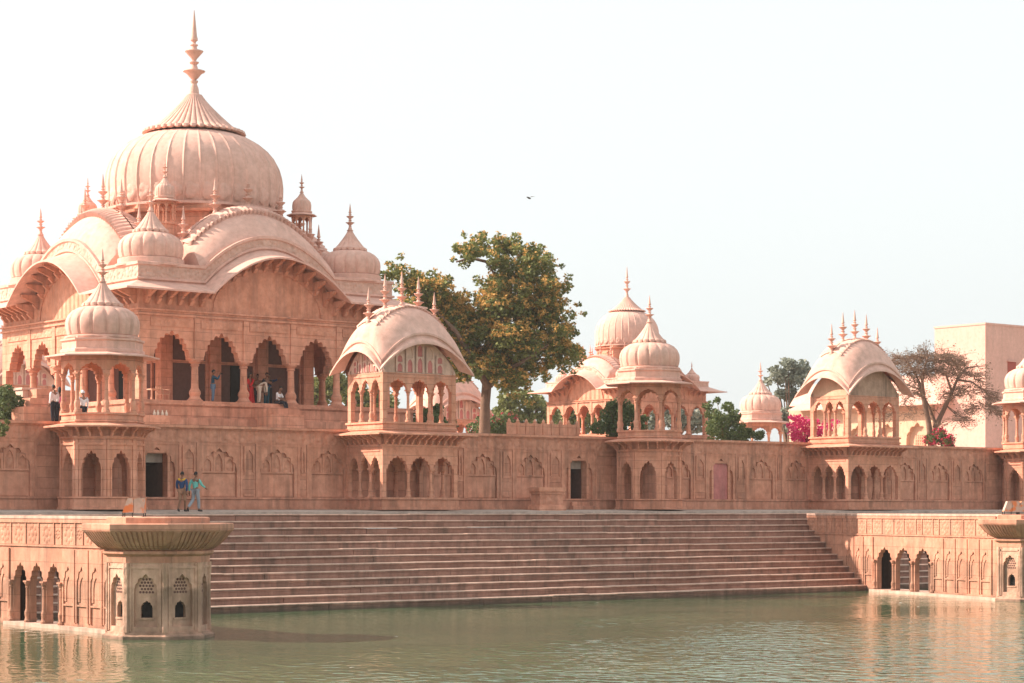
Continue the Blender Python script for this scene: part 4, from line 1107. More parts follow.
# bare, flat-topped acacia in front of the pink building
za = 136.0; X, Y = W(932, za)
ac = thing("acacia_tree", "nearly bare brown flat-topped acacia in front of the pink building", "tree", (X, Y, TZ - .1))
def ar(px, py, dz=0):
    x, y = W(px, za + dz); return (x - X, y - Y, ZH(py, za + dz) - TZ + .1)
mb = MB(); rnd = random.Random(3); tw_ = MB(); dl = MB()
limbs = [[(931,446),(929,425),(924,400),(920,385),(915,372,1),(905,360,2),(893,356,3)], [(924,400),(922,378,-1),(926,362,-2),(930,352,-2)], [(932,444),(936,425,1),(928,405,1),(922,390,1),(906,384,2)],
         [(935,428),(946,405,0),(952,392,-1),(958,378,0),(966,368,1),(978,366,2)], [(952,392,-1),(945,372,-2),(935,368,-2),(925,372,-2)], [(958,380,0),(972,382,2),(986,392,3),(992,398,3)], [(946,405),(955,414,2),(958,420,3)], [(926,362,-2),(940,358,-1),(956,362,0)], [(915,372,1),(905,374,0),(896,380,0)], [(924,388,0),(908,398,1),(903,405,2)]]
for i, L_ in enumerate(limbs):
    P_ = [ar(*q) for q in L_]; n = len(P_); r0 = (.21, .12, .15, .17, .09, .08, .055, .06, .06, .055)[i]; r1 = r0*.22
    mb.tube(P_, [r0 + (r1-r0)*k/(n-1) for k in range(n)], 8)
    for k in range(1, n):
        for j in range(2 if k < n-1 else 5):
            if i in (0, 2) and k < 3: continue
            f = rnd.random(); a_, b_ = Vector(P_[k-1]), Vector(P_[k]); p = a_.lerp(b_, f)
            d = ((b_-a_).normalized()*.7 + Vector((rnd.gauss(0,.8), rnd.gauss(0,.8), rnd.gauss(0.0,.2)))).normalized()
            tips = []
            grow(tw_, p, d, rnd.uniform(.5,.9), .028, 2, rnd, tips, .55, .02, 3, (3,4), .7)
            for q, dd in tips:
                if rnd.random() < .3: leaves(dl, [(q.x, q.y, q.z, .20)], 5, .11, rnd.randint(0,10**6))
for lx, ly, hwx, th, cnt in ((922,350,34,7,150),(905,361,17,6,60),(948,362,30,8,120),(970,382,20,9,90),(984,398,12,7,50),(904,384,14,6,40),(898,404,8,5,20),(955,412,9,5,20),(935,347,22,4,60)):
    for j in range(int(cnt*1.5)):
        f = rnd.uniform(-1,1); px_, py_ = lx + hwx*f, ly + 8 + th*(f*f*.9) + rnd.uniform(-.5,.5)*th; dzv = rnd.uniform(-2.2,2.2)
        p = ar(px_, py_, dzv); d = Vector((f*CP + rnd.gauss(0,.5), -f*SP + rnd.gauss(0,.5), rnd.gauss(.02,.16) - .18*abs(f))).normalized()
        tips = []; grow(tw_, p, d, rnd.uniform(.4,.75), .018, 1, rnd, tips, .5, -.02, 3, (3,4), .75)
        for q, dd in tips:
            if rnd.random() < .45: leaves(dl, [(q.x, q.y, q.z, .22)], 4, .10, rnd.randint(0,10**6))
tk = mb.build("trunk", M['twig'], ac, smooth=60); tw_.build("twigs", M['twig'], ac, smooth=0); dl.build("crown", M['dryleaf'], ac, smooth=0)

# ------------------------------------------------------------------ pink buildings behind the terrace at right
bt = thing("tall_pink_building", "tall plain pink block with one small red-brown window behind the acacia", "building", (131.9, 105.4, 2.0))
mb = MB(); mb.box(0, 6.2, 0, 5.0, 0, 12.25); mb.box(-.05, 6.25, -.05, 5.05, 12.25, 12.40); mb.build("wall", M['plaster'], bt, smooth=0)
mb = MB(); mb.box(2.7, 3.7, -.04, .03, 8.1, 9.5); w = mb.build("window", M['redwood'], bt, smooth=0)
mb = MB(); mb.box(2.6, 3.8, -.12, .01, 8.0, 8.1); mb.box(2.6, 3.8, -.2, .01, 9.5, 9.58); mb.build("sill", M['plaster'], w, smooth=0)
mb = MB(); mb.box(5.2, 5.55, -.10, .02, 10.9, 11.6); mb.build("vent_box", M['white'], bt, smooth=0)
lb = thing("low_pink_building", "long sunlit building with curved roof and red door behind the soot-stained pavilion", "building", (131.7, 110.45, 2.0))
LL = 15.5
mb = MB(); mb.box(.4, 6, 0, LL, 0, 6.5)
n = 5; bwid = LL/n
mb.set(a=-pi/2)
for i in range(n):
    x0 = -(i+1)*bwid; mb.arch(x0, x0+bwid, 0, 6.45, .0, .40, bwid*.36, 3.6, 4.9, 2)
mb.set(); mb.box(-.06, .02, 0, LL, 5.7, 5.85)
mb.build("wall", M['plaster2'], lb)
mb = MB(); mb.add([(-1.2,-2.0,6.2),(-1.2,LL-1.0,6.2),(.3,LL-1.0,6.75),(.3,-2.0,6.75),(-1.2,-2.0,6.3),(-1.2,LL-1.0,6.3),(.3,LL-1.0,6.9),(.3,-2.0,6.9)], [(3,2,1,0),(4,5,6,7),(0,1,5,4),(1,2,6,5),(2,3,7,6),(3,0,4,7)]); mb.build("eave", M['plaster'], lb, smooth=0)
R = []
for i in range(9):
    v = i/8; z = 8.6 - 1.9*v**1.8; q = .3 + 2.6*v
    R.append([(3 - q, -.1 - .0, z), (3 - q, LL*.25, z + .25*(1-v)), (3 - q, LL*.5, z+.35*(1-v)), (3-q, LL*.75, z+.25*(1-v)), (3-q, LL+.1, z), (3+q, LL+.1, z), (3+q, LL*.5, z+.35*(1-v)), (3+q, -.1, z)])
MB().rings(R).build("roof", M['plaster'], lb, smooth=50)
mb = MB(); mb.box(-.02+.34, .42, .0, .01, 0, .01)
lat = None
for i in range(n):
    yc = (i+.5)*bwid
    if i == 2: continue
    q = MB(); q.box(.33, .40, -.5, .5, 0, 1.5)
    for k in range(5): q.box(.30, .331, -.5+.22*k, -.42+.22*k, 0, 1.5)
    for k in range(7): q.box(.302, .332, -.5, .5, .22*k, .22*k+.07)
    if lat is None: lat = q.build("lattice_window", M['fresh'], lb, smooth=0); lat.location = (0, yc, 2.4)
    else: put(lat, lb, (0, yc, 2.4))
q = MB(); q.box(.32, .41, -.6, .6, 1.7, 4.1); dd = q.build("door", M['redwood'], lb, smooth=0); dd.location = (0, 2.5*bwid, 0)
q = MB(); q.box(.29, .325, -.03, .03, 1.7, 4.1); q.box(.29, .325, -.55, .55, 2.8, 2.9); q.build("door_batten", M['dark'], dd, smooth=0)

# ------------------------------------------------------------------ small built things
# low slab railing on the terrace edge
ax0, ay = WY(509, YW + .25); ax1, _ = WY(577, YW + .25)
rl = thing("stone_railing", "low railing of upright stone slabs on the terrace edge above the dark doorway", "railing", (ax0, ay, 3.78))
n = 8; w = (ax1-ax0)/n; pp = None
for i in range(n+1):
    q = MB(); q.box(-.09, .09, -.09, .09, 0, .62); q.lathe([(.07,.62),(.09,.68),(.05,.76),(.01,.82)], 8)
    if pp is None: pp = q.build("post", M['fresh'], rl, smooth=40)
    else: put(pp, rl, (i*w, 0, 0))
sp = None
for i in range(n):
    if sp is None: sp = MB().box(.09, w-.09, -.04, .04, .02, .58).build("panel", M['fresh'], rl, smooth=0)
    else: put(sp, rl, (i*w, 0, 0))
# carved stone block on the walkway
x_, y_ = WY(547, 81.6)
bk = thing("stone_pedestal", "carved rectangular stone pedestal on the walkway left of the dark doorway", "pedestal", (x_, y_, 0))
MB().box(-.86,.86,-.45,.45,-.05,.16).box(-.80,.80,-.40,.40,.16,.24).build("foot", M['fresh'], bk, smooth=0)
MB().box(-.74,.74,-.34,.34,.24,.78).build("block", M['wall_carved'], bk, smooth=0)
MB().box(-.86,.86,-.45,.45,.92,1.10).box(-.80,.80,-.40,.40,.78,.92).build("cap", M['fresh'], bk, smooth=0)
# rusty white sheet-metal stands on the tower tops
rust = stone("rusty_white_sheet", (0.50,0.38,0.31), (0.58,0.46,0.38), stain=(0.50,0.15,0.04), stain_amt=.2, rough=.55)
rn = rust.node_tree.nodes; rlk = rust.node_tree.links
g_ = rn.new("ShaderNodeNewGeometry"); t_ = rn.new("ShaderNodeTexNoise"); t_.inputs["Scale"].default_value = 3.2; t_.inputs["Detail"].default_value = 4; rlk.new(g_.outputs["Position"], t_.inputs["Vector"])
rr_ = rn.new("ShaderNodeMapRange"); rr_.inputs["From Min"].default_value = .48; rr_.inputs["From Max"].default_value = .58; rlk.new(t_.outputs[0], rr_.inputs["Value"])
bs = rn["Principled BSDF"]; old = bs.inputs["Base Color"].links[0].from_socket; mx = rn.new("ShaderNodeMix"); mx.data_type = 'RGBA'
rlk.new(rr_.outputs[0], mx.inputs["Factor"]); rlk.new(old, mx.inputs["A"]); mx.inputs["B"].default_value = (0.62, 0.20, 0.07, 1); rlk.new(mx.outputs["Result"], bs.inputs["Base Color"])
iron = plain("dark_iron", (0.05,0.04,0.035), .5, .3)
def metal_stand(loc, label, rz):
    t = thing("metal_stand", label, "stand", loc, rz, "sheet-metal stands on the tower tops")
    mb = MB(); mb.add([(-.42,-.22,.16),(.0,-.22,.16),(.0,-.22,.70),(-.22,-.22,.70),(-.42,.22,.16),(.0,.22,.16),(.0,.22,.70),(-.22,.22,.70)], [(0,1,2,3),(7,6,5,4),(0,3,7,4),(3,2,6,7),(1,5,6,2),(0,4,5,1)]); mb.build("slanted_sheet", rust, t, smooth=0)
    MB().box(.02,.40,-.24,.20,.14,.70).build("box_sheet", rust, t, smooth=0)
    lg = None
    for x, y in ((-.40,-.2),(-.04,-.2),(.38,-.2),(-.40,.2),(.38,.2)):
        if lg is None: lg = MB().box(-.018,.018,-.018,.018,0,.20).build("leg", iron, t, smooth=0); lg.location = (x, y, 0)
        else: put(lg, t, (x, y, 0))
    MB().tube([(-.42,-.21,.10),(.40,-.21,.10)], [.014,.014], 6).build("rail", iron, t, smooth=0)
    t.scale = (.85,)*3
    return t
ZT2 = WATER + 3.83
q = W(134.5, 68.4); metal_stand((q[0], q[1], ZT2), "rusty white sheet-metal stand on top of the near octagonal tower", -PSI)
q = W(1011, 95.2); metal_stand((q[0], q[1], ZT2), "rusty white sheet-metal stand on the right tower, left one of the pair", -PSI)
q = W(1025, 95.2); metal_stand((q[0], q[1], ZT2), "rusty sheet-metal stand cut off by the right edge on the far tower", -PSI)
# plastic chair, bench and white bottles on the great mausoleum's plinth
pink = plain("pale_tan_plastic", (0.62,0.36,0.24), .45, .08)
def chair(loc, rz, label):
    t = thing("garden_chair", label, "chair", loc, rz)
    MB().box(-.24,.24,-.24,.22,.41,.45).build("seat", pink, t, smooth=0)
    lg = None
    for x, y in ((-.21,-.21),(.21,-.21),(-.21,.21),(.21,.21)):
        if lg is None: lg = MB().lathe([(.022,0),(.03,.42)], 8).build("leg", pink, t); lg.location = (x, y, 0)
        else: put(lg, t, (x, y, 0))
    mb = MB(); mb.tube([(-.24,.20,.42),(-.24,.27,.66),(-.20,.30,.80),(0,.33,.86),(.20,.30,.80),(.24,.27,.66),(.24,.20,.42)], [.022]*7, 8)
    for x in (-.12,0,.12): mb.tube([(x,.22,.44),(x,.31,.83)], [.016,.016], 6)
    mb.build("backrest", pink, t, smooth=60)
    mb = MB()
    for s_ in (-1,1): mb.tube([(s_*.24,-.21,.42),(s_*.25,-.20,.64),(s_*.25,.05,.67),(s_*.25,.26,.68)], [.018]*4, 6)
    mb.build("armrest", pink, t, smooth=60)
FL = 5.35
def plinth_pt(px, Y): 
    q = WY(px, Y); return (q[0], q[1], FL)
chair(plinth_pt(163, 94.4), radians(15), "tan plastic armchair standing empty in the left arch of the verandah")
q = plinth_pt(154, 95.0)
tbl = thing("small_table", "small pink table beside the plastic armchair in the verandah", "table", q)
MB().box(-.3,.3,-.3,.3,.66,.72).build("table_top", pink, tbl, smooth=0)
lg = None
for x, y in ((-.26,-.26),(.26,-.26),(-.26,.26),(.26,.26)):
    if lg is None: lg = MB().lathe([(.03,0),(.03,.66)], 8).build("leg", pink, tbl); lg.location = (x, y, 0)
    else: put(lg, tbl, (x, y, 0))
cream = plain("cream_ceramic", (0.75,0.62,0.50), .5, .1)
bt_ = None
for i, px in enumerate((152.5, 156, 160.5, 164.5)):
    x_, y_ = WY(px, MY - 7.5 - .9 - .1); q = MB().lathe([(.06,0),(.07,.03),(.07,.14),(.035,.20),(.03,.27),(.035,.28)], 10)
    if bt_ is None: bt_ = q.build("small_bottle", cream); o = bt_
    else: o = bt_.copy(); COL.objects.link(o)
    o.location = (x_, y_ - .18, FL - .80)
    tag(o, "one of four small cream bottles in a row below the plastic chair", "bottle", "row of cream bottles")
MB_ = MB()
x_, y_ = WY(277, MY - 7.5 - 1.6)
sb = MB().box(-.9,.9,-.7,.7,3.6,FL-.28).box(-.9,.9,-1.1,-.7,3.6,FL-.62).build("entrance_step", M['fresh'], smooth=0); sb.location = (x_, y_, 0)
tag(sb, "pink stone block of entrance steps below the seated man on the plinth", "steps")
x_, y_ = WY(153, MY - 7.5 - 1.2)
sb = MB().box(-.75,.75,-.30,.3,3.6,FL-.80).box(-.6,.6,-.20,.3,FL-.80,FL-.78).build("plinth_block", M['fresh'], smooth=0); sb.location = (x_, y_, 0)
tag(sb, "pink stone block against the plinth carrying the four cream bottles", "block")
# stepped blocks and a white pillar beside the left pavilion
x_, y_ = WY(47, 86.5)
sb = MB().box(-1.4,1.4,-.6,.6,3.6,4.5).box(-1.0,1.4,-.4,.6,4.5,4.9).box(-.6,1.4,-.2,.6,4.9,5.3).build("stone_stair", M['fresh'], smooth=0); sb.location = (x_, y_, 0)
tag(sb, "short pink stone stair behind the wall beside the left pavilion", "steps")
x_, y_ = WY(27, 87.5)
sb = MB().box(-.4,.4,-.4,.4,3.6,5.3).box(-.46,.46,-.46,.46,5.3,5.4).build("gate_pillar", M['white'], smooth=0); sb.location = (x_, y_, 0)
tag(sb, "pale square stone pillar next to the dense shrub at left", "pillar")
# a bird in the sky
x_, y_ = W(529, 110)
bird = thing("bird", "dark bird gliding in the empty sky above the flowering tree", "bird", (x_, y_, ZH(198, 110)), -PSI + .4)
bd = plain("dark_feathers", (0.10,0.085,0.075), .8, .2)
MB().lathe([(.002,-.17),(.02,-.14),(.045,-.05),(.05,.03),(.03,.11),(.025,.15),(.03,.17),(.005,.21)], 10).build("body", bd, bird, smooth=60).rotation_euler = (radians(80), 0, radians(-60))
MB().add([(0,0,.02),(-.10,.02,.0),(-.24,.06,-.10),(-.14,-.06,-.02),(0,-.08,.02),(0,0,.0),(-.1,.02,-.02),(-.14,-.06,-.035)],[(0,1,3,4),(1,2,3),(5,4,7,6)]).build("wing", bd, bird, smooth=0)
MB().add([(0,0,.02),(.16,.02,.10),(.40,.06,.11),(.22,-.06,.07),(0,-.08,.02)],[(4,3,1,0),(3,2,1)]).build("wing", bd, bird, smooth=0)
# weeds and litter on the steps and on the water
rnd = random.Random(77); wd = MB()
for k, px in ((10,252),(9,262),(8,285),(8,292),(7,330),(7,345),(9,605),(9,640),(10,690),(10,745),(6,610),(3,612),(11,225),(12,790),(11,800),(10,806),(9,816),(8,824),(6,835),(12,258),(12,270),(11,740)):
    X, Y = WY(px, YBOT + trd*(k) + trd*.9); z = WATER + rise*k + .02 if k < 13 else -.2
    for j in range(rnd.randint(3,7)):
        q = X + rnd.gauss(0,.35); leaves(wd, [(q, Y - .05, z + .05, .12)], 8, .10, rnd.randint(0,10**6))
o = wd.build("weeds", M['bush'], smooth=0); tag(o, "small green weeds growing in the joints of the ghat steps", "weeds", kind="stuff")
lit = plain("white_litter", (0.55,0.52,0.47), .6, .1)
lo = None
spots = [(395,637,0),(352,668,0),(596,603,0),(900,603,0),(26,632,0),(918,607,0)]
for px, py, _ in spots:
    zc = 4.08*F/(py-HZ); X, Y = W(px, zc)
    if lo is None: lo = MB().add([(-.10,-.03,.012),(-.01,-.06,.02),(.09,-.02,.01),(.08,.04,.015),(-.05,.05,.012),(0,0,.018)], [(0,1,5),(1,2,5),(2,3,5),(3,4,5),(4,0,5)]).build("litter_scrap", lit, smooth=0); o = lo
    else: o = lo.copy(); COL.objects.link(o)
    o.location = (X, Y, WATER); o.rotation_euler = (0,0,px); tag(o, "small white scrap of litter floating on the green water", "litter", "scraps of litter on the water")

# ------------------------------------------------------------------ thin dusty air over the whole place
hzm = bpy.data.materials.new("dusty_air"); hzm.use_nodes = True; hn = hzm.node_tree.nodes
hn.remove(hn["Principled BSDF"]); pv = hn.new("ShaderNodeVolumePrincipled"); pv.inputs["Density"].default_value = 0.00022; pv.inputs["Color"].default_value = (0.98, 0.97, 0.95, 1); pv.inputs["Anisotropy"].default_value = 0.3
hzm.node_tree.links.new(pv.outputs[0], hn["Material Output"].inputs["Volume"])
MB().box(-3100, 3100, -70, 4100, WATER - 1.5, 32).build("haze", hzm, smooth=0, kind="stuff")
# ------------------------------------------------------------------ people
def cloth(name, col, rough=.85): return plain("cloth_" + name, col, rough, .12, 14)
SKIN = plain("brown_skin", (0.23,0.115,0.07), .6, .08, 20)
HAIR = plain("black_hair", (0.012,0.010,0.010), .6, .2, 30)
SHOE = plain("dark_shoe", (0.03,0.025,0.025), .5, .2)
DG = None
def skin_mesh(P, E, Rr, root, sub=1):
    me = bpy.data.meshes.new("tmp"); me.from_pydata([P[k] for k in P], [(list(P).index(a), list(P).index(b)) for a, b in E], [])
    ob = bpy.data.objects.new("tmp", me); COL.objects.link(ob)
    sk = ob.modifiers.new("s", 'SKIN'); sk.use_smooth_shade = True; sk.branch_smoothing = .6
    if not me.skin_vertices: me.attributes.new("skin", 'FLOAT', 'POINT')
    ks = list(P)
    for i, v in enumerate(me.skin_vertices[0].data):
        r = Rr[ks[i]]; v.radius = r if isinstance(r, tuple) else (r, r); v.use_root = (ks[i] == root)
    ss = ob.modifiers.new("u", 'SUBSURF'); ss.levels = sub; ss.render_levels = sub
    dg = bpy.context.evaluated_depsgraph_get(); dg.update()
    m2 = bpy.data.meshes.new_from_object(ob.evaluated_get(dg))
    vs = [tuple(v.co) for v in m2.vertices]; fs = [tuple(p.vertices) for p in m2.polygons]
    bpy.data.objects.remove(ob); bpy.data.meshes.remove(me); bpy.data.meshes.remove(m2)
    return vs, fs
BASE = dict(pelvis=(0,0,.92), waist=(0,0,1.06), chest=(0,.0,1.26), neck=(0,.01,1.44), skull=(0,-.01,1.52),
    shl=(.19,.01,1.38), ell=(.23,.03,1.10), wrl=(.23,-.05,.86), shr=(-.19,.01,1.38), elr=(-.23,.03,1.10), wrr=(-.23,-.05,.86),
    hpl=(.09,0,.88), knl=(.10,-.01,.48), anl=(.10,.03,.08), tol=(.11,-.15,.035), hpr=(-.09,0,.88), knr=(-.10,-.01,.48), anr=(-.10,.03,.08), tor=(-.11,-.15,.035))
RAD = dict(pelvis=.112, waist=(.125,.10), chest=(.16,.11), neck=.055, skull=.05, shl=.06, ell=.045, wrl=.03, shr=.06, elr=.045, wrr=.03,
    hpl=.085, knl=.058, anl=.042, tol=.035, hpr=.085, knr=.058, anr=.042, tor=.035)
EDG = [("pelvis","waist"),("waist","chest"),("chest","neck"),("neck","skull"),("chest","shl"),("shl","ell"),("ell","wrl"),("chest","shr"),("shr","elr"),("elr","wrr"),
       ("pelvis","hpl"),("hpl","knl"),("knl","anl"),("anl","tol"),("pelvis","hpr"),("hpr","knr"),("knr","anr"),("anr","tor")]
def person(loc, rz, label, pose, shirt, legs, hair='short', sleeves='long', skirt=None, scale=1.0, yoke=None, shawl=None, bare_calf=False, holds=None, cap=None):
    t = thing("person", label, "person", loc, rz)
    t.scale = (scale,)*3
    P = dict(BASE); P.update({k: v for k, v in pose.items() if k != "_face"})
    R = dict(RAD)
    vs, fs = skin_mesh(P, EDG, R, "pelvis")
    mb = MB(); mb.add(vs, fs)
    # head, with a face, on the neck
    nk, sk = Vector(P['neck']), Vector(P['skull']); up = (sk - nk).normalized()
    hc = sk + up*.085
    fwd = Vector(pose.get('_face', (0,-1,0))); fwd = (fwd - up*fwd.dot(up)).normalized(); side = up.cross(fwd).normalized()
    def hp(a, b, c): q = hc + side*a + fwd*b + up*c; return (q.x, q.y, q.z)
    hv = []; hf = []; nr, ns = 10, 14
    for i in range(nr+1):
        ph = -pi/2 + pi*i/nr
        for j in range(ns):
            th = 2*pi*j/ns; rx = .075*cos(ph); ry = .094*cos(ph); z = .115*sin(ph)
            x = rx*sin(th); y = ry*cos(th)
            if z < -.02: x *= 1 + (z+.02)*2.2; y = y*(1 + (z+.02)*1.2) + .012
            hv.append(hp(x, y, z))
    for i in range(nr):
        for j in range(ns): hf.append((i*ns+j, i*ns+(j+1)%ns, (i+1)*ns+(j+1)%ns, (i+1)*ns+j))
    mb.add(hv, hf)
    mb.add([hp(-.012,.088,.02), hp(.012,.088,.02), hp(.018,.09,-.025), hp(-.018,.09,-.025), hp(0,.120,-.02)], [(0,1,4),(1,2,4),(2,3,4),(3,0,4)])      # nose
    for s_ in (-1, 1):
        mb.add([hp(s_*.074,-.01,.02), hp(s_*.09,-.025,.015), hp(s_*.088,-.02,-.03), hp(s_*.073,0,-.03)], [(0,1,2,3),(3,2,1,0)])                          # ears
    # hands: palm, four fingers of unequal length and a thumb
    for sd in "lr":
        w_, e_ = Vector(P['wr'+sd]), Vector(P['el'+sd]); d = (w_-e_).normalized()
        sx = Vector((1,0,0)) if abs(d.x) < .8 else Vector((0,1,0)); sx = (sx - d*sx.dot(d)).normalized(); nn = d.cross(sx)
        def hq(a, b, c): q = w_ + d*a + sx*b + nn*c; return (q.x,q.y,q.z)
        mb.tube([hq(-.02,0,0), hq(.03,0,0), hq(.085,0,0), hq(.10,0,0)], [.026,.036,.036,.02], 8)
        for k, ln in enumerate((.062,.074,.070,.055)):
            b = (k-1.5)*.019; mb.tube([hq(.085,b,0), hq(.085+ln*.55,b*1.1,.008), hq(.085+ln,b*1.1,.026)], [.010,.009,.007], 5)
        mb.tube([hq(.02,.03,0), hq(.055,.055,.012), hq(.085,.058,.026)], [.012,.011,.008], 5)
    body = mb.build("body", SKIN, t, smooth=60)
    eye = MB()
    for s_ in (-1, 1):
        q = hp(s_*.032,.080,.018); eye.lathe([(.002,-.008),(.010,0),(.002,.008)], 6, *q)
    q = [hp(-.025,.089,-.06), hp(.025,.089,-.06), hp(.02,.092,-.068), hp(-.02,.092,-.068)]; eye.add(q, [(0,1,2,3)])
    eye.build("face_features", HAIR, t, smooth=0)
    # hair
    hm = MB(); hv = []; hf = []
    for i in range(9):
        ph = -.35 + (pi/2 + .35)*i/8
        for j in range(ns):
            th = 2*pi*j/ns; f = cos(th); zz = .122*sin(ph); low = ph
            if f > .2: zz = max(zz, .055)
            if hair == 'long' and f < 0 and i == 0: zz -= .12
            k = cos(ph) if not (f > .2 and zz == .055) else min(cos(ph), .9)
            hv.append(hp(.083*k*sin(th), .100*k*f - .008, zz + .006))
    for i in range(8):
        for j in range(ns): hf.append((i*ns+j, i*ns+(j+1)%ns, (i+1)*ns+(j+1)%ns, (i+1)*ns+j))
    hm.add(hv, hf)
    if hair == 'bun': q = hp(0,-.12,.0); hm.lathe([(.01,-.05),(.05,-.02),(.05,.02),(.01,.05)], 8, *q)
    hm.build("hair", cap or HAIR, t, smooth=60)
    # shirt and trousers grown from the same skeleton
    def sub(names, edges, grow_, root, extra=None, rr=None):
        P2 = {k: P[k] for k in names}; R2 = {}
        for k in names:
            r = R[k]; R2[k] = tuple(x + grow_ for x in r) if isinstance(r, tuple) else r + grow_
        if rr: R2.update(rr)
        if extra:
            for k, q in extra.items(): P2[k] = q[0]; R2[k] = q[1]
        return skin_mesh(P2, edges, R2, root)
    n1 = ["pelvis","waist","chest","shl","ell","shr","elr"]; e1 = [("pelvis","waist"),("waist","chest"),("chest","shl"),("shl","ell"),("chest","shr"),("shr","elr")]
    ex = {"collar": (tuple(Vector(P['chest']).lerp(Vector(P['neck']), .62)), .075)}; e1.append(("chest","collar"))
    if sleeves == 'long':
        for sd in "lr": ex["cuff"+sd] = (tuple(Vector(P['el'+sd]).lerp(Vector(P['wr'+sd]), .88)), .042); e1.append(("el"+sd, "cuff"+sd))
    v, f = sub(n1, e1, .016, "pelvis", ex); MB().add(v, f).build("shirt", shirt, t, smooth=60)
    if yoke:
        c = Vector(P['chest']); a = Vector(P['neck']); 
        v, f = sub(["chest","shl","shr"], [("chest","shl"),("chest","shr"),("chest","collar2")], .024, "chest", {"collar2": (tuple(c.lerp(a,.6)), .08)}, {"chest": (.17,.12), "shl": .075, "shr": .075})
        v = [tuple(Vector(q)*1.0 + Vector((0,0,.03))) for q in v]
        MB().add(v, f).build("shirt_yoke", yoke, t, smooth=60)
    n2 = ["pelvis","hpl","knl","hpr","knr"]; e2 = [("pelvis","hpl"),("hpl","knl"),("pelvis","hpr"),("hpr","knr")]
    ex = {}
    for sd in "lr":
        ex["hem"+sd] = (tuple(Vector(P['kn'+sd]).lerp(Vector(P['an'+sd]), .08 if bare_calf else .93)), .068 if bare_calf else .062); e2.append(("kn"+sd, "hem"+sd))
    v, f = sub(n2, e2, .018, "pelvis", ex); MB().add(v, f).build("trousers", legs, t, smooth=60)
    if skirt:
        mb = MB(); p0 = Vector(P['waist']); rings = []
        for z, rx, ry in ((1.02,.17,.14),(.9,.20,.17),(.6,.22,.20),(.3,.25,.23),(.06,.29,.27)):
            rings.append([(rx*cos(2*pi*k/20)*(1+.05*cos(5*2*pi*k/20)), ry*sin(2*pi*k/20)*(1+.05*cos(5*2*pi*k/20)), z) for k in range(20)])
        mb.rings(rings).build("skirt", skirt, t, smooth=60)
        mb = MB(); mb.tube([(-.2,-.10,1.0),(-.05,-.15,1.15),(.12,-.12,1.32),(.17,.02,1.42),(.15,.14,1.25),(.12,.17,.8)], [.05,.06,.07,.06,.06,.07], 8).build("shawl", shawl or skirt, t, smooth=60)
    sh = MB()
    for sd in "lr":
        a, to = Vector(P['an'+sd]), Vector(P['to'+sd]); sh.tube([tuple(a + (a-to)*.25 + Vector((0,0,-.03))), tuple(a.lerp(to,.3) + Vector((0,0,-.012))), tuple(a.lerp(to,.75)), tuple(to + (to-a)*.12)], [.036,.050,.044,.028], 8)
    sh.build("shoes", SHOE, t, smooth=60)
    if holds == 'phone':
        w1, w2 = Vector(P['wrl']), Vector(P['wrr']); c = (w1+w2)/2 + Vector((0,-.10,.04))
    return t
navy = cloth("navy", (0.02,0.06,0.17)); yellow = cloth("mustard", (0.70,0.42,0.04)); tan = cloth("tan", (0.36,0.20,0.13)); mint = cloth("mint", (0.17,0.56,0.52)); grey = cloth("grey_blue", (0.30,0.33,0.38))
teal = cloth("dark_teal", (0.015,0.085,0.15)); jean = cloth("faded_denim", (0.14,0.22,0.33)); red = cloth("scarlet", (0.62,0.02,0.025)); cream_c = cloth("cream", (0.68,0.56,0.46)); olive = cloth("olive_brown", (0.22,0.13,0.06)); dark = cloth("black", (0.015,0.015,0.025)); white_c = cloth("white", (0.72,0.70,0.72)); dkteal = cloth("deep_teal", (0.02,0.09,0.13)); rose_c = cloth("rose", (0.66,0.18,0.28))
# two men walking to the right along the walkway: rz turns their -y towards the walk
WALK_R = radians(90)
x_, y_ = WY(182, 80.1)
person((x_, y_, -.085), radians(128), "walking person in navy shirt with mustard yoke and tan rolled trousers on the walkway",
    dict(anl=(.08,.22,.12), knl=(.09,-.02,.50), tol=(.08,.12,.035), anr=(-.08,-.14,.08), knr=(-.09,-.12,.50), tor=(-.09,-.32,.04), wrl=(.24,-.16,.92), ell=(.25,-.02,1.10), wrr=(-.24,.06,.84), elr=(-.25,.08,1.10)), navy, tan, yoke=yellow, bare_calf=True, sleeves='long')
x_, y_ = WY(195.5, 80.0)
person((x_, y_, -.085), radians(110), "walking man in mint green shirt and grey trousers, arm swinging forward",
    dict(anl=(.08,.42,.16), knl=(.09,.06,.50), tol=(.08,.38,.03), anr=(-.08,-.14,.08), knr=(-.09,-.10,.48), tor=(-.09,-.32,.04), wrr=(-.26,-.36,1.02), elr=(-.25,-.12,1.14), wrl=(.24,.12,.84), ell=(.24,.12,1.10)), mint, grey)
# visitors on the great mausoleum's plinth
person(plinth_pt(213, 93.6), radians(62), "standing man in dark teal shirt and faded jeans raising a camera with both hands",
    dict(ell=(.20,-.24,1.24), wrl=(.06,-.34,1.46), elr=(-.20,-.24,1.24), wrr=(-.05,-.34,1.46)), teal, jean)
q = plinth_pt(213, 93.6); v = Matrix.Rotation(radians(62),3,'Z') @ Vector((0,-.42,1.52))
cm = thing("camera_in_hands", "small dark camera held up by the man in the teal shirt", "camera", (q[0]+v.x, q[1]+v.y, q[2]+v.z), radians(62))
MB().box(-.065,.065,-.03,.03,-.04,.045).build("camera_body", SHOE, cm, smooth=0)
o = MB().lathe([(.032,0),(.035,.05),(.03,.055)], 12).build("lens", SHOE, cm); o.rotation_euler = (radians(90),0,0); o.location = (0,-.03,0)
person(plinth_pt(250, 93.9), radians(30), "woman in a scarlet sari partly hidden by the verandah column", {}, red, red, hair='long', skirt=red, shawl=red, sleeves='short', scale=.97)
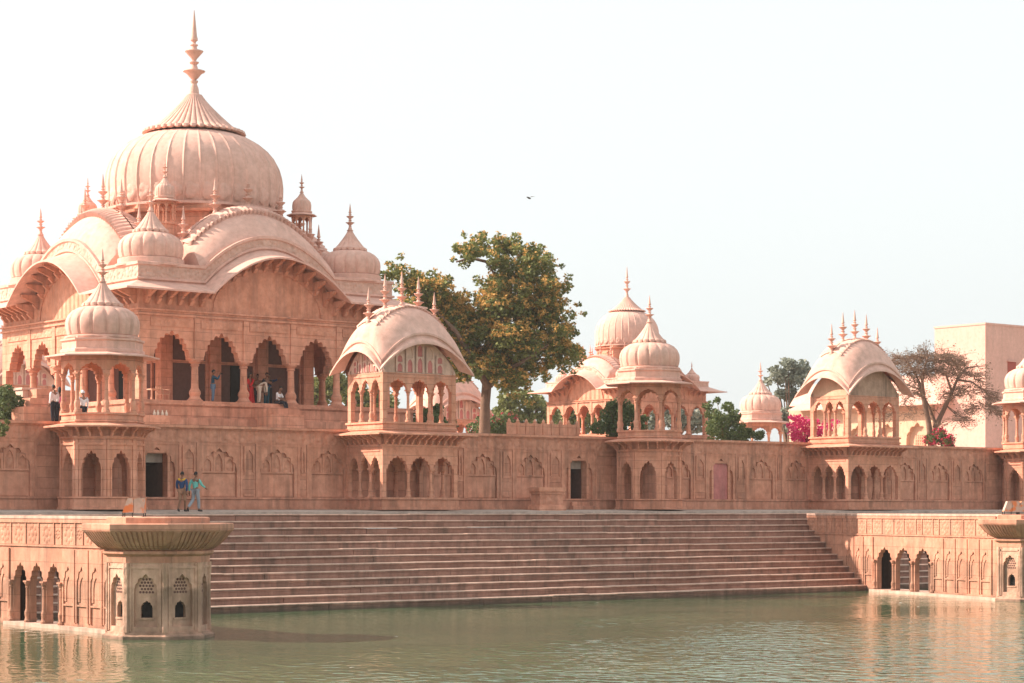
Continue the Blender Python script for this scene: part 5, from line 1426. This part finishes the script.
person(plinth_pt(257.5, 95.2), radians(-20), "person in olive brown standing at the back of the group in the verandah", {}, olive, dark)
person(plinth_pt(259, 93.4), radians(75), "person in cream shirt and cream trousers bending forward over the plinth edge",
    dict(waist=(0,-.08,1.03), chest=(0,-.27,1.12), neck=(0,-.44,1.16), skull=(0,-.52,1.18), shl=(.19,-.30,1.14), shr=(-.19,-.30,1.14), ell=(.22,-.34,.86), wrl=(.18,-.38,.62), elr=(-.22,-.34,.86), wrr=(-.18,-.36,.62), _face=(0,-.4,-1)), cream_c, cream_c)
person(plinth_pt(266.5, 93.9), radians(10), "standing person in black shirt and deep teal trousers beside the bending visitor", dict(wrl=(.12,-.26,1.12), ell=(.24,-.06,1.10)), dark, dkteal)
person(plinth_pt(269, 94.8), radians(-40), "person in navy at the right of the group reaching out an arm", dict(ell=(.34,-.16,1.36), wrl=(.52,-.28,1.44)), navy, dark)
q = plinth_pt(277.5, MY - 7.5 - .72)
person((q[0], q[1], FL - .80), radians(28), "man in white and dark shirt sitting on the plinth edge with legs hanging down",
    dict(hpl=(.09,-.02,.86), hpr=(-.09,-.02,.86), knl=(.12,-.44,.88), knr=(-.10,-.44,.86), anl=(.12,-.52,.46), anr=(-.08,-.54,.44), tol=(.13,-.70,.40), tor=(-.08,-.72,.38), waist=(0,-.03,1.04), chest=(0,-.08,1.24), neck=(0,-.12,1.42), skull=(0,-.16,1.50), shl=(.19,-.08,1.36), shr=(-.19,-.08,1.36), ell=(.22,-.20,1.10), wrl=(.10,-.40,.98), elr=(-.22,-.20,1.10), wrr=(-.06,-.40,.98)), white_c, dark, sleeves='short')
# by the stair at left
x_, y_ = WY(54, 85.0)
person((x_, y_, TZ-.05), radians(200), "man in white shirt and black trousers standing beside the left pavilion's upper storey", {}, white_c, dark)
x_, y_ = WY(59.5, 85.6)
person((x_, y_, TZ-.05), radians(150), "person in a rose top behind the man in the white shirt", {}, rose_c, dark, hair='long', scale=.97)
x_, y_ = WY(83, 88.0)
person((x_, y_, TZ-.05), radians(180), "person in pale clothes with a cap seen through the left pavilion's columns", {}, white_c, dark, cap=white_c)
